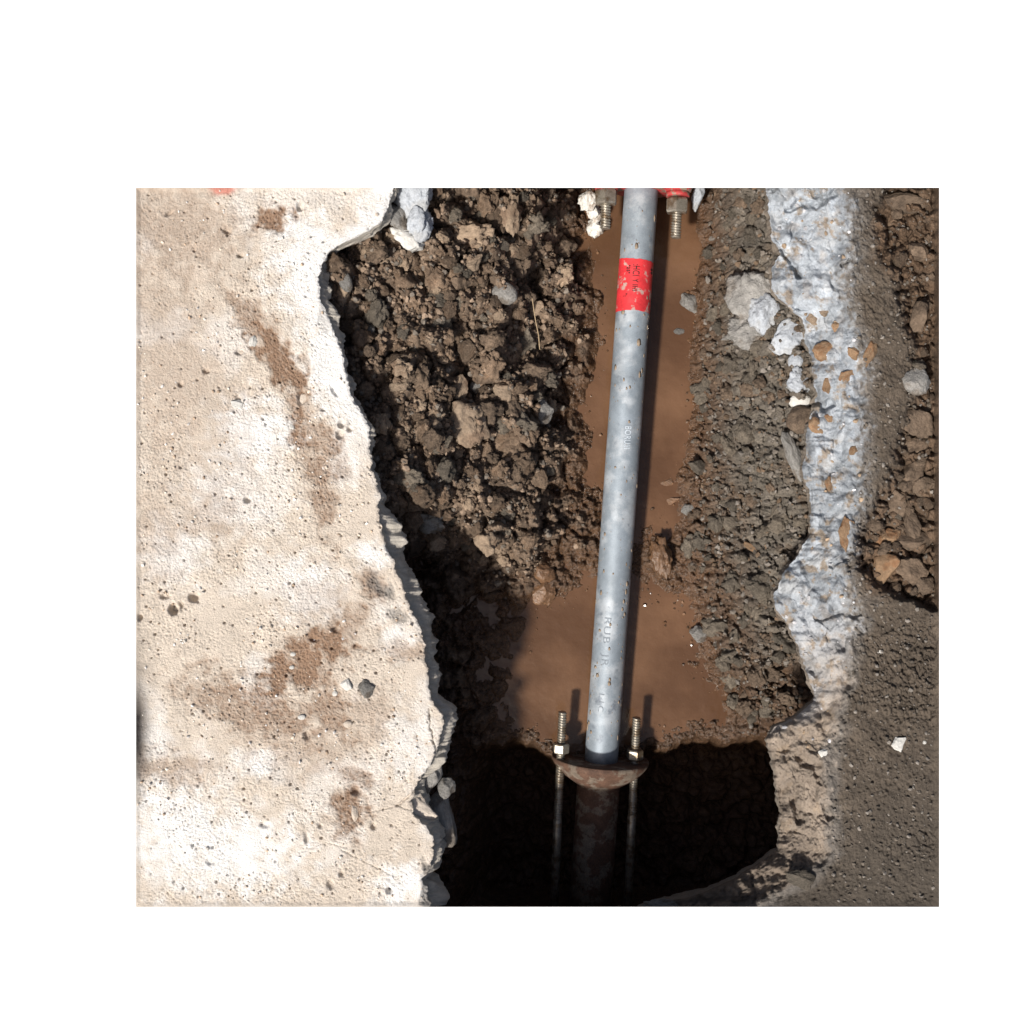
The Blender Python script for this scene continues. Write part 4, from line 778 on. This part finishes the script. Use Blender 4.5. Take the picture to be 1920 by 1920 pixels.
# lower coupling: dished collar, sleeve, rods
cB = PT + ax * on_pipe(1426); cE = PT + ax * on_pipe(1426)
DZ = Vector((0, 0, -.022))
A0 = PB + ax * -.004 + DZ; A1 = A0 + ax * .062
pr = [(0, .034), (0, .103), (.02, .1045), (.12, .104), (.25, .099), (.42, .090), (.6, .078), (.8, .060), (.93, .048), (1, .044)]
tube('collar', A0, A1, pr, M['rust'], root, 72, caps=False)
S1 = A1 + ax * .30
tube('sleeve', A0 + ax * .03, S1, [(0, .036), (.03, .045), (.1, .0465), (.5, .0455), (1, .0445)], M['rust'], root, 56)
def nut(c, d, af, h, parent, mat, flange=False):
    d = Vector(d).normalized(); u_ = (Vector((0, 0, 1)) - d * d.z).normalized(); s_ = d.cross(u_)
    bm = bmesh.new(); rings = []
    for t_, k in ((0, .9), (.12, 1), (.88, 1), (1, .9)):
        rings.append([bm.verts.new(Vector(c) + d * h * (t_ - .5) + (u_ * math.cos(a_) + s_ * math.sin(a_)) * af * .577 * k) for a_ in [math.pi / 6 + i * math.pi / 3 + .35 for i in range(6)]])
    for a_, b_ in zip(rings[:-1], rings[1:]):
        for i in range(6): bm.faces.new((a_[i], a_[(i + 1) % 6], b_[(i + 1) % 6], b_[i]))
    bm.faces.new(rings[0][::-1]); bm.faces.new(rings[-1]); bmesh.ops.recalc_face_normals(bm, faces=bm.faces)
    me = bpy.data.meshes.new('nut'); bm.to_mesh(me); bm.free(); me.materials.append(mat); return link('nut', me, parent)
def rod(pa, pb, r, parent, thread_to=1.0, nuts=(), name='threaded_rod'):
    pa = Vector(pa); pb = Vector(pb); Ln = (pb - pa).length; N = int(Ln * thread_to / .0011)
    pf = [(thread_to * i / N, r) for i in range(N + 1)]
    pf[0] = (0, r * .8)
    o = tube(name, pa, pa + (pb - pa), pf, M['zinc'], parent, 20, helix=(.0056, r * .3))
    if thread_to < 1:
        tube('shank', pa + (pb - pa) * thread_to, pb, [(0, r * .7), (.02, r * .95), (1, r * .95)], M['zinc'], o, 20)
    for t_, af, h in nuts: nut(pa + (pb - pa) * t_, pb - pa, af, h, o, M['zinc'])
    return o
def rodpix(x0_, y0_, z0, x1_, y1_, z1): return Vector(P(x0_, y0_, z0)), Vector(P(x1_, y1_, z1))
a, b = rodpix(1055, 1334, -.285, 1038, 1715, -.33); rod(a, b, .0098, root, .52, [((1401 - 1334) / 381, .031, .021)])
a, b = rodpix(1194, 1345, -.285, 1176, 1715, -.33); rod(a, b, .0098, root, .48, [((1413 - 1345) / 370, .031, .021)])
# upper coupling: red flange just above the picture edge, two bolts pointing down
F0 = PT + ax * (on_pipe(352) - .055); F1 = F0 + ax * .052
tube('red_flange', F0, F1, [(0, .036), (0, .070), (.3, .074), (.8, .074), (1, .066), (1, .036)], M['redpaint'], root, 48, caps=False)
for (xa, ya, xb, yb) in ((1137, 330, 1135, 430), (1271, 345, 1267, 447)):
    a, b = rodpix(xb, yb, -.245, xa, ya, -.24)
    o = rod(a, b, .0115, root, 1, [((yb - (370 if xa < 1200 else 386)) / (yb - ya), .042, .030)], name='bolt')
    q = Vector(P(xa, (352 if xa < 1200 else 366), -.238)); d_ = (a - b).normalized()
    tube('washer', q - d_ * .006, q + d_ * .004, [(0, .024), (1, .024)], M['redpaint'], o, 24)
    tube('lug', q - d_ * .055, q - d_ * .006, [(0, .028), (.8, .03), (1, .026)], M['redpaint'], root, 24)
